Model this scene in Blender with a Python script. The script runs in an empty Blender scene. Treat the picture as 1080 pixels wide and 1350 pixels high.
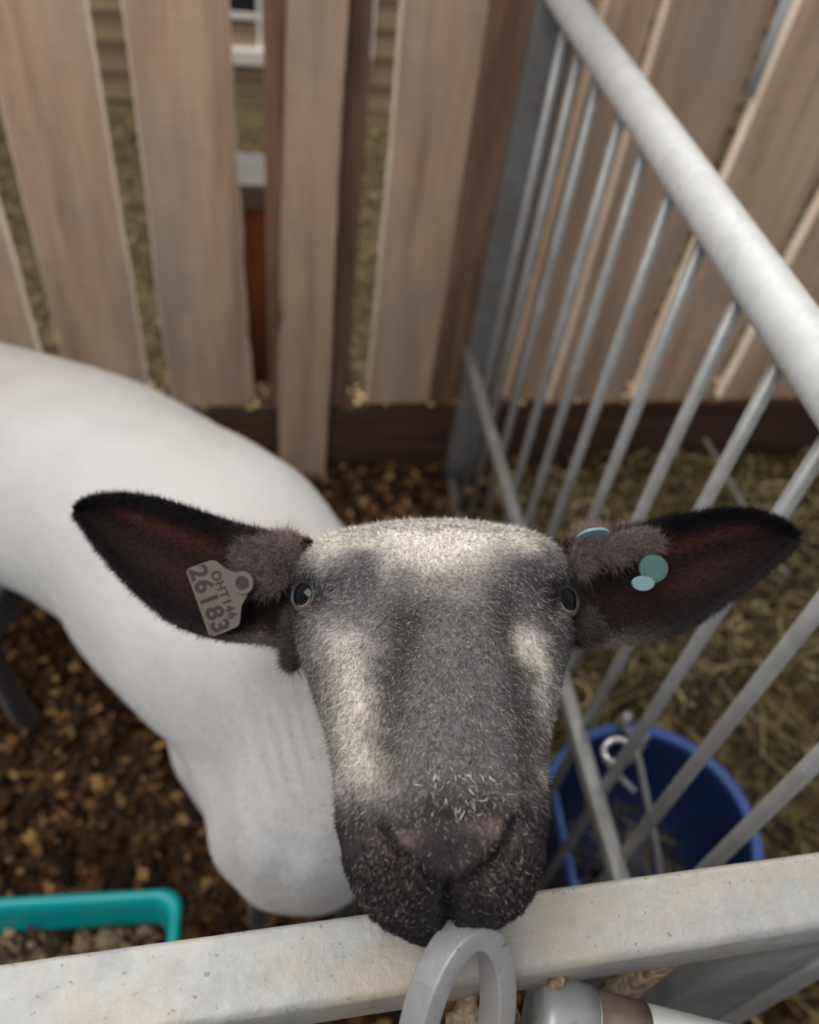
import bpy, bmesh, math, random
import numpy as np
from mathutils import Vector, Matrix
random.seed(7); rng = np.random.default_rng(7)
scene = bpy.context.scene; COL = scene.collection
RAD = math.radians
# ------------------------------------------------------------------ camera
FPX = 1083.0
R = np.array([[0.99008232, 0.00632352, 0.14034608], [-0.09083261, -0.73328653, 0.67382513], [0.10717483, -0.67989034, -0.72543965]])
CAM = np.array([0, 0, 1.45])                       # hand height of somebody leaning over the gate
cd = bpy.data.cameras.new('camera'); cam = bpy.data.objects.new('camera', cd); COL.objects.link(cam)
m = Matrix.Identity(4)
for i in range(3):
    m[i][0] = R[i, 0]; m[i][1] = -R[i, 1]; m[i][2] = -R[i, 2]; m[i][3] = CAM[i]
cam.matrix_world = m
cd.sensor_fit = 'AUTO'; cd.sensor_width = 36; cd.lens = FPX / 1350 * 36; cd.clip_start = .02; cd.clip_end = 60
cd.dof.use_dof = True; cd.dof.focus_distance = .41; cd.dof.aperture_fstop = 5.0
scene.camera = cam
# ------------------------------------------------------------------ world and light
w = bpy.data.worlds.new('world'); scene.world = w; w.use_nodes = True
bg = w.node_tree.nodes['Background']; bg.inputs[0].default_value = (.93, .96, 1, 1); bg.inputs[1].default_value = .38
def area(name, loc, target, size, size_y, power, col):
    l = bpy.data.lights.new(name, 'AREA'); l.shape = 'RECTANGLE'; l.size = size; l.size_y = size_y; l.energy = power; l.color = col
    o = bpy.data.objects.new(name, l); COL.objects.link(o); o.location = loc
    o.rotation_euler = (Vector(target) - Vector(loc)).to_track_quat('-Z', 'Y').to_euler()
area('barn_door_light', (-.9, -.1, 3.1), (0, .6, .6), 1.8, 1.4, 54, (1, .985, .96))
area('outside_daylight', (.3, 3.2, 3.4), (.2, 1.6, .6), 3.0, 1.2, 125, (1, .96, .9))
scene.view_settings.view_transform = 'Standard'; scene.view_settings.look = 'None'
scene.view_settings.gamma = 1; scene.view_settings.use_curve_mapping = False
scene.view_settings.exposure = 0.0

# ------------------------------------------------------------------ helpers
def lin(c):
    c = np.asarray(c, float) / 255.0
    return np.where(c <= .04045, c / 12.92, ((c + .055) / 1.055) ** 2.4)
def hashn(i, j, k, s):
    n = (i * 374761393 + j * 668265263 + k * 2147483647 + s * 1274126177) & 0x7fffffff
    n = ((n ^ (n >> 13)) * 1274126177) & 0x7fffffff
    n = ((n ^ (n >> 16)) * 668265263) & 0x7fffffff
    return (n & 0xffff) / 65535.0
def vnoise(P, scale, seed=0):
    Q = np.asarray(P, float) * scale + 1000.0
    I = np.floor(Q).astype(np.int64); F = Q - I; F = F * F * (3 - 2 * F)
    out = 0
    for a in (0, 1):
        for b in (0, 1):
            for c in (0, 1):
                wgt = (F[..., 0] if a else 1 - F[..., 0]) * (F[..., 1] if b else 1 - F[..., 1]) * (F[..., 2] if c else 1 - F[..., 2])
                out = out + wgt * hashn(I[..., 0] + a, I[..., 1] + b, I[..., 2] + c, seed)
    return out * 2 - 1
def sstep(a, b, x):
    t = np.clip((x - a) / (b - a), 0, 1); return t * t * (3 - 2 * t)
ROOTLOC = {}
def thing(name, label, cat, loc=(0, 0, 0), rotz=0, group=None, kind=None):
    o = bpy.data.objects.new(name, None); COL.objects.link(o); o.location = loc; o.rotation_euler = (0, 0, rotz)
    o.empty_display_size = .05
    if label: o['label'] = label
    if cat: o['category'] = cat
    if group: o['group'] = group
    if kind: o['kind'] = kind
    ROOTLOC[o.name] = np.array(loc, float)
    return o
def wloc(o):
    p = np.zeros(3)
    while o is not None:
        p = p + np.array(o.location); o = o.parent
    return p
def link(name, me, mats, parent=None, smooth=True, tag=None, origin=None):
    """mesh given in WORLD coordinates; vertices become local to origin"""
    o = bpy.data.objects.new(name, me); COL.objects.link(o)
    for mm in (mats if isinstance(mats, (list, tuple)) else [mats]): me.materials.append(mm)
    base = wloc(parent) if parent else np.zeros(3)
    n = len(me.vertices); co = np.empty(n * 3); me.vertices.foreach_get('co', co); co = co.reshape(-1, 3)
    if origin is None: origin = (co.min(0) + co.max(0)) / 2 if n else base
    origin = np.array(origin, float)
    me.vertices.foreach_set('co', (co - origin).ravel()); me.update()
    if parent: o.parent = parent
    o.location = origin - base
    if smooth: me.polygons.foreach_set('use_smooth', [True] * len(me.polygons))
    if tag:
        for k, v in tag.items(): o[k] = v
    return o
def mesh_from(verts, faces, name='mesh'):
    me = bpy.data.meshes.new(name); me.from_pydata([tuple(v) for v in verts], [], [tuple(f) for f in faces]); me.update(); return me
def fast_mesh(V, F, name='mesh'):
    """V (n,3) F (m,k) all faces the same size"""
    me = bpy.data.meshes.new(name); V = np.asarray(V, np.float32); F = np.asarray(F, np.int32)
    m_, k = F.shape
    me.vertices.add(len(V)); me.vertices.foreach_set('co', V.ravel())
    me.loops.add(m_ * k); me.loops.foreach_set('vertex_index', F.ravel())
    me.polygons.add(m_); me.polygons.foreach_set('loop_start', np.arange(m_, dtype=np.int32) * k)
    me.polygons.foreach_set('loop_total', np.full(m_, k, np.int32))
    me.update(calc_edges=True); return me
def set_col(me, C, name='Col'):
    a = me.color_attributes.new(name, 'FLOAT_COLOR', 'POINT')
    C = np.asarray(C, np.float32)
    if C.shape[1] == 3: C = np.concatenate([C, np.ones((len(C), 1), np.float32)], 1)
    a.data.foreach_set('color', C.ravel())
def from_bm(bm, name='mesh'):
    bmesh.ops.recalc_face_normals(bm, faces=bm.faces)
    me = bpy.data.meshes.new(name); bm.to_mesh(me); bm.free(); return me
def tube_vf(path, r, seg=12, cap=True, flat=None):
    """round tube along a polyline; r scalar or list"""
    P = [Vector(p) for p in path]; n = len(P); rs = r if isinstance(r, (list, tuple, np.ndarray)) else [r] * n
    V, F = [], []; up = None
    for i in range(n):
        t = (P[min(i + 1, n - 1)] - P[max(i - 1, 0)]).normalized()
        if up is None:
            up = Vector((0, 0, 1)) if abs(t.z) < .9 else Vector((1, 0, 0))
        a = t.cross(up).normalized(); b = a.cross(t).normalized(); up = b
        for k in range(seg):
            an = 2 * math.pi * k / seg
            V.append(P[i] + a * (math.cos(an) * rs[i]) + b * (math.sin(an) * rs[i]))
    for i in range(n - 1):
        for k in range(seg):
            F.append((i * seg + k, i * seg + (k + 1) % seg, (i + 1) * seg + (k + 1) % seg, (i + 1) * seg + k))
    if cap:
        F.append(tuple(range(seg))[::-1]); F.append(tuple((n - 1) * seg + k for k in range(seg)))
    return V, F
def tube(name, path, r, mat, parent, seg=12, cap=True, tag=None, closed=False):
    V, F = tube_vf(path, r, seg, cap)
    return link(name, mesh_from(V, F, name), mat, parent, True, tag)
def merge(parts):
    V, F = [], []
    for v, f in parts:
        b = len(V); V += list(v); F += [tuple(i + b for i in q) for q in f]
    return V, F
def box_tube(name, A, B, wy, wz, rad, mat, parent, side, up=(0, 0, 1), nseg=24, tag=None, wob=0.0):
    """rectangular section with rounded corners swept from A to B"""
    A, B = Vector(A), Vector(B); side = Vector(side).normalized(); up = Vector(up).normalized()
    prof = []
    for cx, cz, a0 in ((1, 1, 0), (-1, 1, 90), (-1, -1, 180), (1, -1, 270)):
        for k in range(5):
            a = RAD(a0 + k * 22.5); prof.append((cx * (wy / 2 - rad) + rad * math.cos(a), cz * (wz / 2 - rad) + rad * math.sin(a)))
    n = len(prof); V, F = [], []
    for i in range(nseg + 1):
        p = A.lerp(B, i / nseg)
        for x, z in prof: V.append(p + side * (x + random.uniform(-wob, wob)) + up * (z + random.uniform(-wob, wob)))
    for i in range(nseg):
        for k in range(n): F.append((i * n + k, i * n + (k + 1) % n, (i + 1) * n + (k + 1) % n, (i + 1) * n + k))
    F.append(tuple(range(n))); F.append(tuple(nseg * n + k for k in range(n))[::-1])
    bm = bmesh.new(); vs = [bm.verts.new(v) for v in V]
    for f in F: bm.faces.new([vs[i] for i in f])
    o = link(name, from_bm(bm, name), mat, parent, True, tag)
    md = o.modifiers.new('edge', 'EDGE_SPLIT') if False else None
    return o

# ------------------------------------------------------------------ materials
def newmat(name, rough=.6, metal=0, base=(.5, .5, .5), spec=.5):
    mt = bpy.data.materials.new(name); mt.use_nodes = True; nt = mt.node_tree; b = nt.nodes['Principled BSDF']
    b.inputs['Roughness'].default_value = rough; b.inputs['Metallic'].default_value = metal
    b.inputs['Base Color'].default_value = (*base, 1); b.inputs['Specular IOR Level'].default_value = spec
    return mt, nt, b
def N(nt, t, **kw):
    n = nt.nodes.new(t)
    for k, v in kw.items():
        if k in n.inputs: n.inputs[k].default_value = v
        else: setattr(n, k, v)
    return n
def noise(nt, vec, scale, detail=4, rough=.55, stretch=None, dist=0):
    if stretch:
        mp = N(nt, 'ShaderNodeMapping'); mp.inputs['Scale'].default_value = stretch; nt.links.new(vec, mp.inputs[0]); vec = mp.outputs[0]
    n = N(nt, 'ShaderNodeTexNoise'); n.inputs['Scale'].default_value = scale; n.inputs['Detail'].default_value = detail
    n.inputs['Roughness'].default_value = rough; n.inputs['Distortion'].default_value = dist
    nt.links.new(vec, n.inputs['Vector']); return n.outputs['Fac']
def ramp(nt, fac, stops):
    r = N(nt, 'ShaderNodeValToRGB'); e = r.color_ramp.elements
    while len(e) < len(stops): e.new(.5)
    for i, (p, c) in enumerate(stops):
        e[i].position = p; e[i].color = (*c, 1) if len(c) == 3 else c
    nt.links.new(fac, r.inputs[0]); return r.outputs[0]
def mix(nt, fac, a, b, mode='MIX'):
    n = N(nt, 'ShaderNodeMix', data_type='RGBA', blend_type=mode)
    if hasattr(fac, 'is_linked'): nt.links.new(fac, n.inputs[0])
    else: n.inputs[0].default_value = fac
    for i, s in ((6, a), (7, b)):
        if hasattr(s, 'is_linked'): nt.links.new(s, n.inputs[i])
        else: n.inputs[i].default_value = (*s, 1)
    return n.outputs[2]
def bump(nt, b, h, strength=.4, dist=.002):
    n = N(nt, 'ShaderNodeBump'); n.inputs['Strength'].default_value = strength; n.inputs['Distance'].default_value = dist
    nt.links.new(h, n.inputs['Height']); nt.links.new(n.outputs[0], b.inputs['Normal'])
def coords(nt, kind='Object'): return N(nt, 'ShaderNodeTexCoord').outputs[kind]
L_ = lambda r, g, b: tuple(lin((r, g, b)))
def wood_mat(name, dark, mid, light, grey, stain=.5, horiz=False, scl=1):
    mt, nt, b = newmat(name, .85, 0, spec=.2)
    geo = N(nt, 'ShaderNodeNewGeometry').outputs['Position']
    st = (3 * scl, 3 * scl, 40 * scl) if horiz else (15 * scl, 15 * scl, 1.3 * scl)
    g = noise(nt, geo, 1.5, 6, .65, st if not horiz else (1.6, 1.6, 40))
    base = ramp(nt, g, [(.3, dark), (.5, mid), (.72, light)])
    rnd = N(nt, 'ShaderNodeObjectInfo').outputs['Random']
    tint = ramp(nt, rnd, [(0, L_(206, 190, 178)), (.5, L_(255, 245, 236)), (1, L_(226, 206, 188))])
    c = mix(nt, .6, base, tint, 'MULTIPLY')
    big = noise(nt, geo, 5.5, 3, .6, (1, 1, .5))
    c = mix(nt, ramp(nt, big, [(.5, (0, 0, 0)), (.68, (stain,) * 3)]), c, grey)
    sp = noise(nt, geo, 38, 3, .6, (1, 1, .45))
    c = mix(nt, ramp(nt, sp, [(.64, (0, 0, 0)), (.74, (.55,) * 3)]), c, dark)
    saw = noise(nt, geo, 60, 2, .5, (.2, .2, 3))
    c = mix(nt, .12, c, ramp(nt, saw, [(.3, (.45, .45, .45)), (.7, (1, 1, 1))]), 'MULTIPLY')
    nt.links.new(c, b.inputs['Base Color'])
    bump(nt, b, mix(nt, .5, g, saw), .5, .002)
    return mt
M = {}
M['board'] = wood_mat('rough_board', L_(158, 131, 110), L_(192, 164, 140), L_(210, 184, 160), L_(156, 143, 132), .6)
M['boardedge_lit'] = wood_mat('board_edge_lit', L_(226, 205, 182), L_(246, 232, 216), L_(252, 244, 232), L_(190, 172, 155), .15)  # pale sawn edges, with the daylight from outside painted in as well
M['stud'] = wood_mat('brown_stud', L_(92, 68, 54), L_(132, 102, 84), L_(158, 128, 108), L_(96, 74, 62), .4)
M['sill'] = wood_mat('sill_beam', L_(52, 38, 31), L_(78, 60, 49), L_(100, 80, 66), L_(80, 66, 58), .3, horiz=True)  # browns darkened to carry the shade at the foot of the fence
M['outerboard'] = wood_mat('outer_board', L_(96, 60, 38), L_(140, 92, 60), L_(165, 112, 76), L_(86, 66, 55), .3)
M['clap'] = wood_mat('clapboard', L_(140, 122, 100), L_(158, 138, 114), L_(172, 152, 128), L_(140, 125, 106), .2, horiz=True)
def galv(name, a, bb, dirt, dirtamt, metal=.35, rough=.42, spang=90, bmp=.15, lowdirt=7):
    mt, nt, b = newmat(name, rough, metal)
    geo = N(nt, 'ShaderNodeNewGeometry').outputs['Position']
    v = N(nt, 'ShaderNodeTexVoronoi'); v.inputs['Scale'].default_value = spang; nt.links.new(geo, v.inputs['Vector'])
    c = mix(nt, .16, mix(nt, noise(nt, geo, 22, 5), a, bb), v.outputs['Color'], 'SOFT_LIGHT')
    # spangle colours are desaturated so that they read as zinc crystals
    hs = N(nt, 'ShaderNodeHueSaturation'); hs.inputs['Saturation'].default_value = .12; nt.links.new(c, hs.inputs['Color'])
    d = noise(nt, geo, lowdirt, 6, .7)
    c = mix(nt, ramp(nt, d, [(.45, (0, 0, 0)), (.7, (dirtamt,) * 3)]), hs.outputs[0], dirt)
    pit = noise(nt, geo, 160, 3, .6)
    c = mix(nt, ramp(nt, pit, [(.66, (0, 0, 0)), (.74, (.6,) * 3)]), c, L_(96, 84, 74))
    nt.links.new(c, b.inputs['Base Color'])
    bump(nt, b, noise(nt, geo, 75, 5, .6), bmp, .002)
    return mt
M['pipe'] = galv('galvanised_pipe', L_(190, 199, 199), L_(166, 175, 177), L_(196, 196, 186), .5, .12, .6, 60, .12, 14)
M['bar'] = galv('galvanised_bar', L_(158, 160, 155), L_(132, 134, 128), L_(118, 110, 98), .5, .3, .42, 80, .1, 9)
M['post'] = galv('weathered_post', L_(112, 107, 99), L_(92, 88, 82), L_(84, 72, 62), .5, .1, .7, 60, .1, 8)
M['tag'] = newmat('grey_plastic', .5, 0, L_(98, 87, 79))[0]
M['tagink'] = newmat('tag_ink', .6, 0, L_(44, 33, 30))[0]
# dirty front rail: zinc with dried manure film, scratches and a few pits
mt, nt, b = newmat('dirty_zinc', .5, .15); geo = N(nt, 'ShaderNodeNewGeometry').outputs['Position']
c = mix(nt, noise(nt, geo, 60, 6, .7), L_(122, 124, 124), L_(182, 183, 181))
c = mix(nt, ramp(nt, noise(nt, geo, 12, 6, .7), [(.42, (0, 0, 0)), (.62, (.75,) * 3)]), c, L_(166, 152, 133))
c = mix(nt, ramp(nt, noise(nt, geo, 34, 5, .75, (1, 2.2, 2.2), 1.5), [(.5, (0, 0, 0)), (.56, (.08,) * 3), (.62, (0, 0, 0))]), c, L_(206, 202, 194))
c = mix(nt, ramp(nt, noise(nt, geo, 210, 3, .6), [(.64, (0, 0, 0)), (.72, (.7,) * 3)]), c, L_(104, 88, 74))
nt.links.new(c, b.inputs['Base Color']); bump(nt, b, noise(nt, geo, 52, 8, .65, None, .3), .7, .0022); M['rail'] = mt
mt, nt, b = newmat('rusty_steel', .75, .1); geo = N(nt, 'ShaderNodeNewGeometry').outputs['Position']
c = ramp(nt, noise(nt, geo, 110, 6, .7), [(.35, L_(84, 64, 52)), (.5, L_(140, 116, 90)), (.68, L_(178, 160, 136))])
nt.links.new(c, b.inputs['Base Color']); bump(nt, b, noise(nt, geo, 180, 5), .5, .001); M['rust'] = mt
mt, nt, b = newmat('brown_tape', .55, 0); geo = N(nt, 'ShaderNodeNewGeometry').outputs['Position']
nt.links.new(ramp(nt, noise(nt, geo, 60, 5), [(.3, L_(88, 72, 64)), (.7, L_(118, 100, 92))]), b.inputs['Base Color']); M['tape'] = mt
mt, nt, b = newmat('teal_plastic', .38, 0); geo = N(nt, 'ShaderNodeNewGeometry').outputs['Position']
nt.links.new(mix(nt, ramp(nt, noise(nt, geo, 30, 5, .7), [(.5, (0, 0, 0)), (.75, (.35,) * 3)]), L_(0, 166, 170), L_(70, 150, 146)), b.inputs['Base Color']); M['teal'] = mt
mt, nt, b = newmat('blue_plastic', .42, 0); geo = N(nt, 'ShaderNodeNewGeometry').outputs['Position']
nt.links.new(mix(nt, noise(nt, geo, 25, 5, .7), L_(11, 26, 62), L_(24, 44, 92)), b.inputs['Base Color']); M['blue'] = mt
mt, nt, b = newmat('soil_floor', .95, 0, spec=.1); geo = N(nt, 'ShaderNodeNewGeometry').outputs['Position']
nt.links.new(ramp(nt, noise(nt, geo, 45, 6, .7), [(.3, L_(36, 24, 15)), (.55, L_(74, 50, 30)), (.75, L_(118, 84, 50))]), b.inputs['Base Color'])
bump(nt, b, noise(nt, geo, 60, 5), .8, .01); M['soil'] = mt
mt, nt, b = newmat('dry_grass_ground', .95, 0, spec=.1); geo = N(nt, 'ShaderNodeNewGeometry').outputs['Position']
nt.links.new(ramp(nt, noise(nt, geo, 30, 6, .75), [(.3, L_(62, 54, 40)), (.5, L_(98, 84, 60)), (.72, L_(132, 114, 82))]), b.inputs['Base Color'])
bump(nt, b, noise(nt, geo, 50, 5), .8, .01); M['ground'] = mt
def vcol_mat(name, rough=.8, spec=.2, sheen=0, bmp=None):
    mt, nt, b = newmat(name, rough, 0, spec=spec)
    a = N(nt, 'ShaderNodeAttribute', attribute_name='Col'); nt.links.new(a.outputs['Color'], b.inputs['Base Color'])
    if sheen: b.inputs['Sheen Weight'].default_value = sheen; b.inputs['Sheen Roughness'].default_value = .5
    if bmp:
        geo = N(nt, 'ShaderNodeNewGeometry').outputs['Position']; bump(nt, b, noise(nt, geo, bmp[0], 4, .6), bmp[1], bmp[2])
    return mt
M['flake'] = vcol_mat('wood_flake', .85, .15)
M['hay'] = vcol_mat('hay_stalk', .75, .2)
M['skin'] = vcol_mat('sheep_coat', .85, .15, 0, (900, .5, .0012))
M['wool'] = vcol_mat('shorn_wool', .9, .1, .25, (260, .7, .0014))
M['hair'] = vcol_mat('sheep_hair', .5, .35)
M['hairsoft'] = vcol_mat('ear_hair', .8, .12)
M['white_paint'] = newmat('white_paint', .5, 0, L_(226, 222, 214))[0]
mt, nt, b = newmat('window_glass', .05, 0, L_(34, 38, 44)); M['glass'] = mt
mt, nt, b = newmat('pale_strip', .5, 0, L_(205, 205, 202)); M['strip'] = mt
mt, nt, b = newmat('tag_green', .35, 0, L_(72, 106, 102)); M['taggreen'] = mt  # both button tag greens are darkened to hold the shade they sit in
mt, nt, b = newmat('tag_pale_green', .35, 0, L_(116, 146, 152)); M['tagpale'] = mt

# ------------------------------------------------------------------ ground, bedding
def grid_plane(name, x0, x1, y0, y1, z, amp, mat, tag, nx=60, ny=60, skirt=.06):
    xs, ys = np.meshgrid(np.linspace(x0, x1, nx), np.linspace(y0, y1, ny)); P = np.stack([xs.ravel(), ys.ravel(), np.zeros(nx * ny)], 1)
    P[:, 2] = z + amp * (vnoise(P, 6, 3) + .5 * vnoise(P, 14, 4))
    idx = np.arange(nx * ny).reshape(ny, nx); F = np.stack([idx[:-1, :-1].ravel(), idx[:-1, 1:].ravel(), idx[1:, 1:].ravel(), idx[1:, :-1].ravel()], 1)
    return link(name, fast_mesh(P, F, name), mat, None, True, tag)
FD = np.array([1, .0686, 0]); FD /= np.linalg.norm(FD); FN = np.array([-FD[1], FD[0], 0]); FP = np.array([0, 1.49, 0])
def fpt(u, off, z): return FP + FD * u + FN * off + np.array([0, 0, z])
grid_plane('floor', -1.6, 2.2, -.6, 1.56, -.012, .006, M['soil'], {'kind': 'structure'})
grid_plane('ground', -4, 4.5, 1.55, 4.6, -.03, .012, M['ground'], {'kind': 'structure'}, 80, 60)

def flakes(name, n, sampler, pal, smin, smax, label, cat, zbase=0, zspread=.012, mat='flake', thick=.3, parent=None, aspect=(.4, .9), tag=None, order=None):
    P = sampler(n)                                            # (n,3)
    s = rng.uniform(smin, smax, n); asp = rng.uniform(*aspect, n)
    yaw = rng.uniform(0, 2 * np.pi, n); tilt = rng.normal(0, .45, n); roll = rng.normal(0, .45, n)
    q = np.array([[-1, -1], [0, -1.1], [1, -.8], [-.9, 1], [.1, .9], [1, 1]]) * .5
    X = q[None, :, 0] * s[:, None] * (1 + rng.uniform(-.25, .25, (n, 6))); Y = q[None, :, 1] * (s * asp)[:, None] * (1 + rng.uniform(-.3, .3, (n, 6)))
    Z = -(np.abs(q[None, :, 0]) * 2) ** 2 * s[:, None] * rng.uniform(-.25, .3, (n, 1))
    Z = Z + X * np.tan(tilt.clip(-1, 1))[:, None] * .8 + Y * np.tan(roll.clip(-1, 1))[:, None] * .8
    c, sn = np.cos(yaw)[:, None], np.sin(yaw)[:, None]
    V = np.stack([X * c - Y * sn + P[:, 0:1], X * sn + Y * c + P[:, 1:2], Z + P[:, 2:3] + rng.uniform(0, zspread, (n, 1))], 2).reshape(-1, 3)
    b0 = (np.arange(n) * 6)[:, None]
    F = np.concatenate([b0 + np.array([0, 1, 4, 3]), b0 + np.array([1, 2, 5, 4])], 0)
    me = fast_mesh(V, F, name); pal = lin(np.array(pal)); k = rng.integers(0, len(pal), n)
    C = pal[k] * rng.uniform(.6, 1.25, (n, 1)); set_col(me, np.repeat(C, 6, 0))
    t = {'kind': 'stuff'}
    if label: t['label'] = label; t['category'] = cat
    return link(name, me, M[mat], parent, False, t)
def strands(name, n, sampler, pal, lmin, lmax, wd, label, cat, bend=1.0, zlift=.01, mat='hay', parent=None, seg=6, dirz=.12):
    P = sampler(n); L = rng.uniform(lmin, lmax, n); a = rng.uniform(0, 2 * np.pi, n); cur = rng.normal(0, bend, n); wd_ = wd * rng.uniform(.5, 1.3, n)
    dz = rng.normal(0, dirz, n); V = np.zeros((n, seg + 1, 2, 3)); pos = P.copy()
    for i in range(seg + 1):
        an = a + cur * (i / seg - .5) * 2; d = np.stack([np.cos(an), np.sin(an), dz * np.cos(3 * i / seg)], 1)
        sd = np.stack([-np.sin(an), np.cos(an), np.zeros(n)], 1) * (wd_ / 2)[:, None]
        V[:, i, 0] = pos - sd + [0, 0, .0]; V[:, i, 1] = pos + sd + np.array([0, 0, 1.0]) * (wd_ * .5)[:, None]
        pos = pos + d * (L / seg)[:, None]
    zmin = V[..., 2].min((1, 2)); floor = P[:, 2] - .002
    V[..., 2] += np.maximum(0, floor - zmin)[:, None, None]
    V = V.reshape(-1, 3); b0 = (np.arange(n) * (seg + 1) * 2)[:, None]
    F = np.concatenate([b0 + np.array([2 * i, 2 * i + 1, 2 * i + 3, 2 * i + 2]) for i in range(seg)], 0)
    me = fast_mesh(V, F, name); pal = lin(np.array(pal)); k = rng.integers(0, len(pal), n)
    set_col(me, np.repeat(pal[k] * rng.uniform(.6, 1.25, (n, 1)), (seg + 1) * 2, 0))
    t = {'kind': 'stuff'}
    if label: t['label'] = label; t['category'] = cat
    return link(name, me, M[mat], parent, False, t)
def box_s(x0, x1, y0, y1, z0=0, z1=0, amp=0, seed=11):
    def f(n):
        P = np.stack([rng.uniform(x0, x1, n), rng.uniform(y0, y1, n), rng.uniform(z0, z1, n)], 1)
        if amp: P[:, 2] += amp * (vnoise(P * [1, 1, 0], 5, seed) * .5 + .5)
        return P
    return f
CH = [(116, 82, 48), (78, 53, 31), (160, 122, 78), (60, 41, 25), (46, 31, 20), (92, 64, 39), (38, 26, 18), (78, 54, 34), (58, 40, 26), (46, 32, 22)]  # shavings palette darkened in place of light falling off towards the floor
flakes('bedding', 21000, box_s(-1.3, .40, .12, 1.5, -.01, .008, .014), CH, .008, .027, 'brown wood shavings bedding on the floor of the sheep pen', 'bedding', zspread=.02)
flakes('bedding', 10000, box_s(.36, 1.9, .10, 1.52, -.01, .006, .012), CH, .010, .032, 'wood shavings bedding in the neighbouring pen beyond the barred panel', 'bedding', zspread=.018)
HY = [(134, 122, 78), (106, 98, 60), (166, 150, 106), (84, 76, 48), (110, 90, 56), (88, 76, 48), (62, 54, 34), (50, 42, 28), (186, 170, 122)]
def hay_s(n):
    P = np.stack([rng.uniform(.42, 1.75, n), rng.uniform(.2, 1.5, n), np.zeros(n)], 1)
    h = np.exp(-((P[:, 0] - 1.0) / .38) ** 2 - ((P[:, 1] - .95) / .5) ** 2)
    keep = rng.uniform(0, 1, n) < (h + .12); P[~keep, 0] = rng.normal(.98, .2, (~keep).sum()); P[~keep, 1] = rng.normal(.95, .25, (~keep).sum()).clip(.15, 1.4)
    h = np.exp(-((P[:, 0] - 1.0) / .38) ** 2 - ((P[:, 1] - .95) / .5) ** 2)
    P[:, 2] = .015 + rng.uniform(0, 1, n) * .085 * h; P[:, 0] = P[:, 0].clip(.44, 1.9); return P
strands('hay', 7500, hay_s, HY, .06, .24, .0042, 'loose olive-brown hay spread on the floor beyond the barred panel', 'hay', 1.2, mat='hay')
STR = [(140, 120, 86), (116, 100, 70), (98, 86, 62), (78, 68, 50), (158, 138, 104), (60, 54, 42), (90, 84, 62)]
flakes('straw', 17000, lambda n: np.stack([rng.uniform(-1.6, 2.6, n), rng.uniform(1.72, 3.6, n), rng.uniform(-.02, .01, n)], 1), STR, .008, .032, 'pale straw litter on the ground outside behind the board fence', 'straw', aspect=(.1, .5))

# ------------------------------------------------------------------ board fence
def plank(name, u0, u1, z0, z1, off, th, mat, parent, wl=.002, wr=.002, edge=None, nseg=26, tag=None, notch=None, lean=0.0, horiz=False, seed=0, wide=None):
    V, F, mi = [], [], []
    rs = np.random.default_rng(seed or random.randint(1, 9999)); zz = np.linspace(z0, z1, nseg + 1); bev = .002
    jl = np.cumsum(rs.normal(0, 1, nseg + 1)); jl = (jl - np.linspace(jl[0], jl[-1], nseg + 1)); jl = jl / (np.abs(jl).max() + 1e-6) * wl
    jr = np.cumsum(rs.normal(0, 1, nseg + 1)); jr = (jr - np.linspace(jr[0], jr[-1], nseg + 1)); jr = jr / (np.abs(jr).max() + 1e-6) * wr
    for i, z in enumerate(zz):
        ul = u0 + jl[i] + lean * (z - z0); ur = u1 + jr[i] + lean * (z - z0)
        if notch:
            for nz, nd, nh in notch: ul += nd * math.exp(-((z - nz) / nh) ** 2)
        if wide: ul += wide * max(0, (z - .5))
        for (u, o) in ((ul + bev, off), (ur - bev, off), (ur, off + bev), (ur, off + th - bev), (ur - bev, off + th), (ul + bev, off + th), (ul, off + th - bev), (ul, off + bev)):
            V.append(fpt(u, o, z))
    for i in range(nseg):
        for k in range(8):
            F.append((i * 8 + k, i * 8 + (k + 1) % 8, (i + 1) * 8 + (k + 1) % 8, (i + 1) * 8 + k)); mi.append(1 if k in (1, 2, 3, 5, 6, 7) else 0)
    F.append(tuple(range(8))[::-1]); mi.append(1); F.append(tuple(nseg * 8 + k for k in range(8))); mi.append(1)
    me = mesh_from(V, F, name); me.polygons.foreach_set('material_index', mi)
    return link(name, me, [mat, edge or mat], parent, False, tag)
fence = thing('board_fence', 'rough-sawn vertical board fence with gaps standing behind the sheep', 'fence', tuple(fpt(.3, .02, 0)))
TOP = 1.75
brd = [(-1.02, -.80, .21, 0), (-.765, -.527, .21, 0), (-.482, -.319, .21, 0), (-.271, -.099, .21, 0), (.171, .318, .208, 0), (.405, .498, .21, .004), (.512, .598, .21, .006),
       (.626, .818, .2, 0), (.845, 1.05, .2, .03), (1.085, 1.29, .2, .03), (1.33, 1.52, .2, 0), (1.56, 1.76, .2, 0)]
for i, (a, b_, z0, ln) in enumerate(brd):
    plank('board', a, b_, z0, TOP, 0, .029 + .004 * random.random(), M['board'], fence, .0035, .0035 if i != 3 else .008, M['boardedge_lit'], seed=50 + i, lean=ln)
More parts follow.
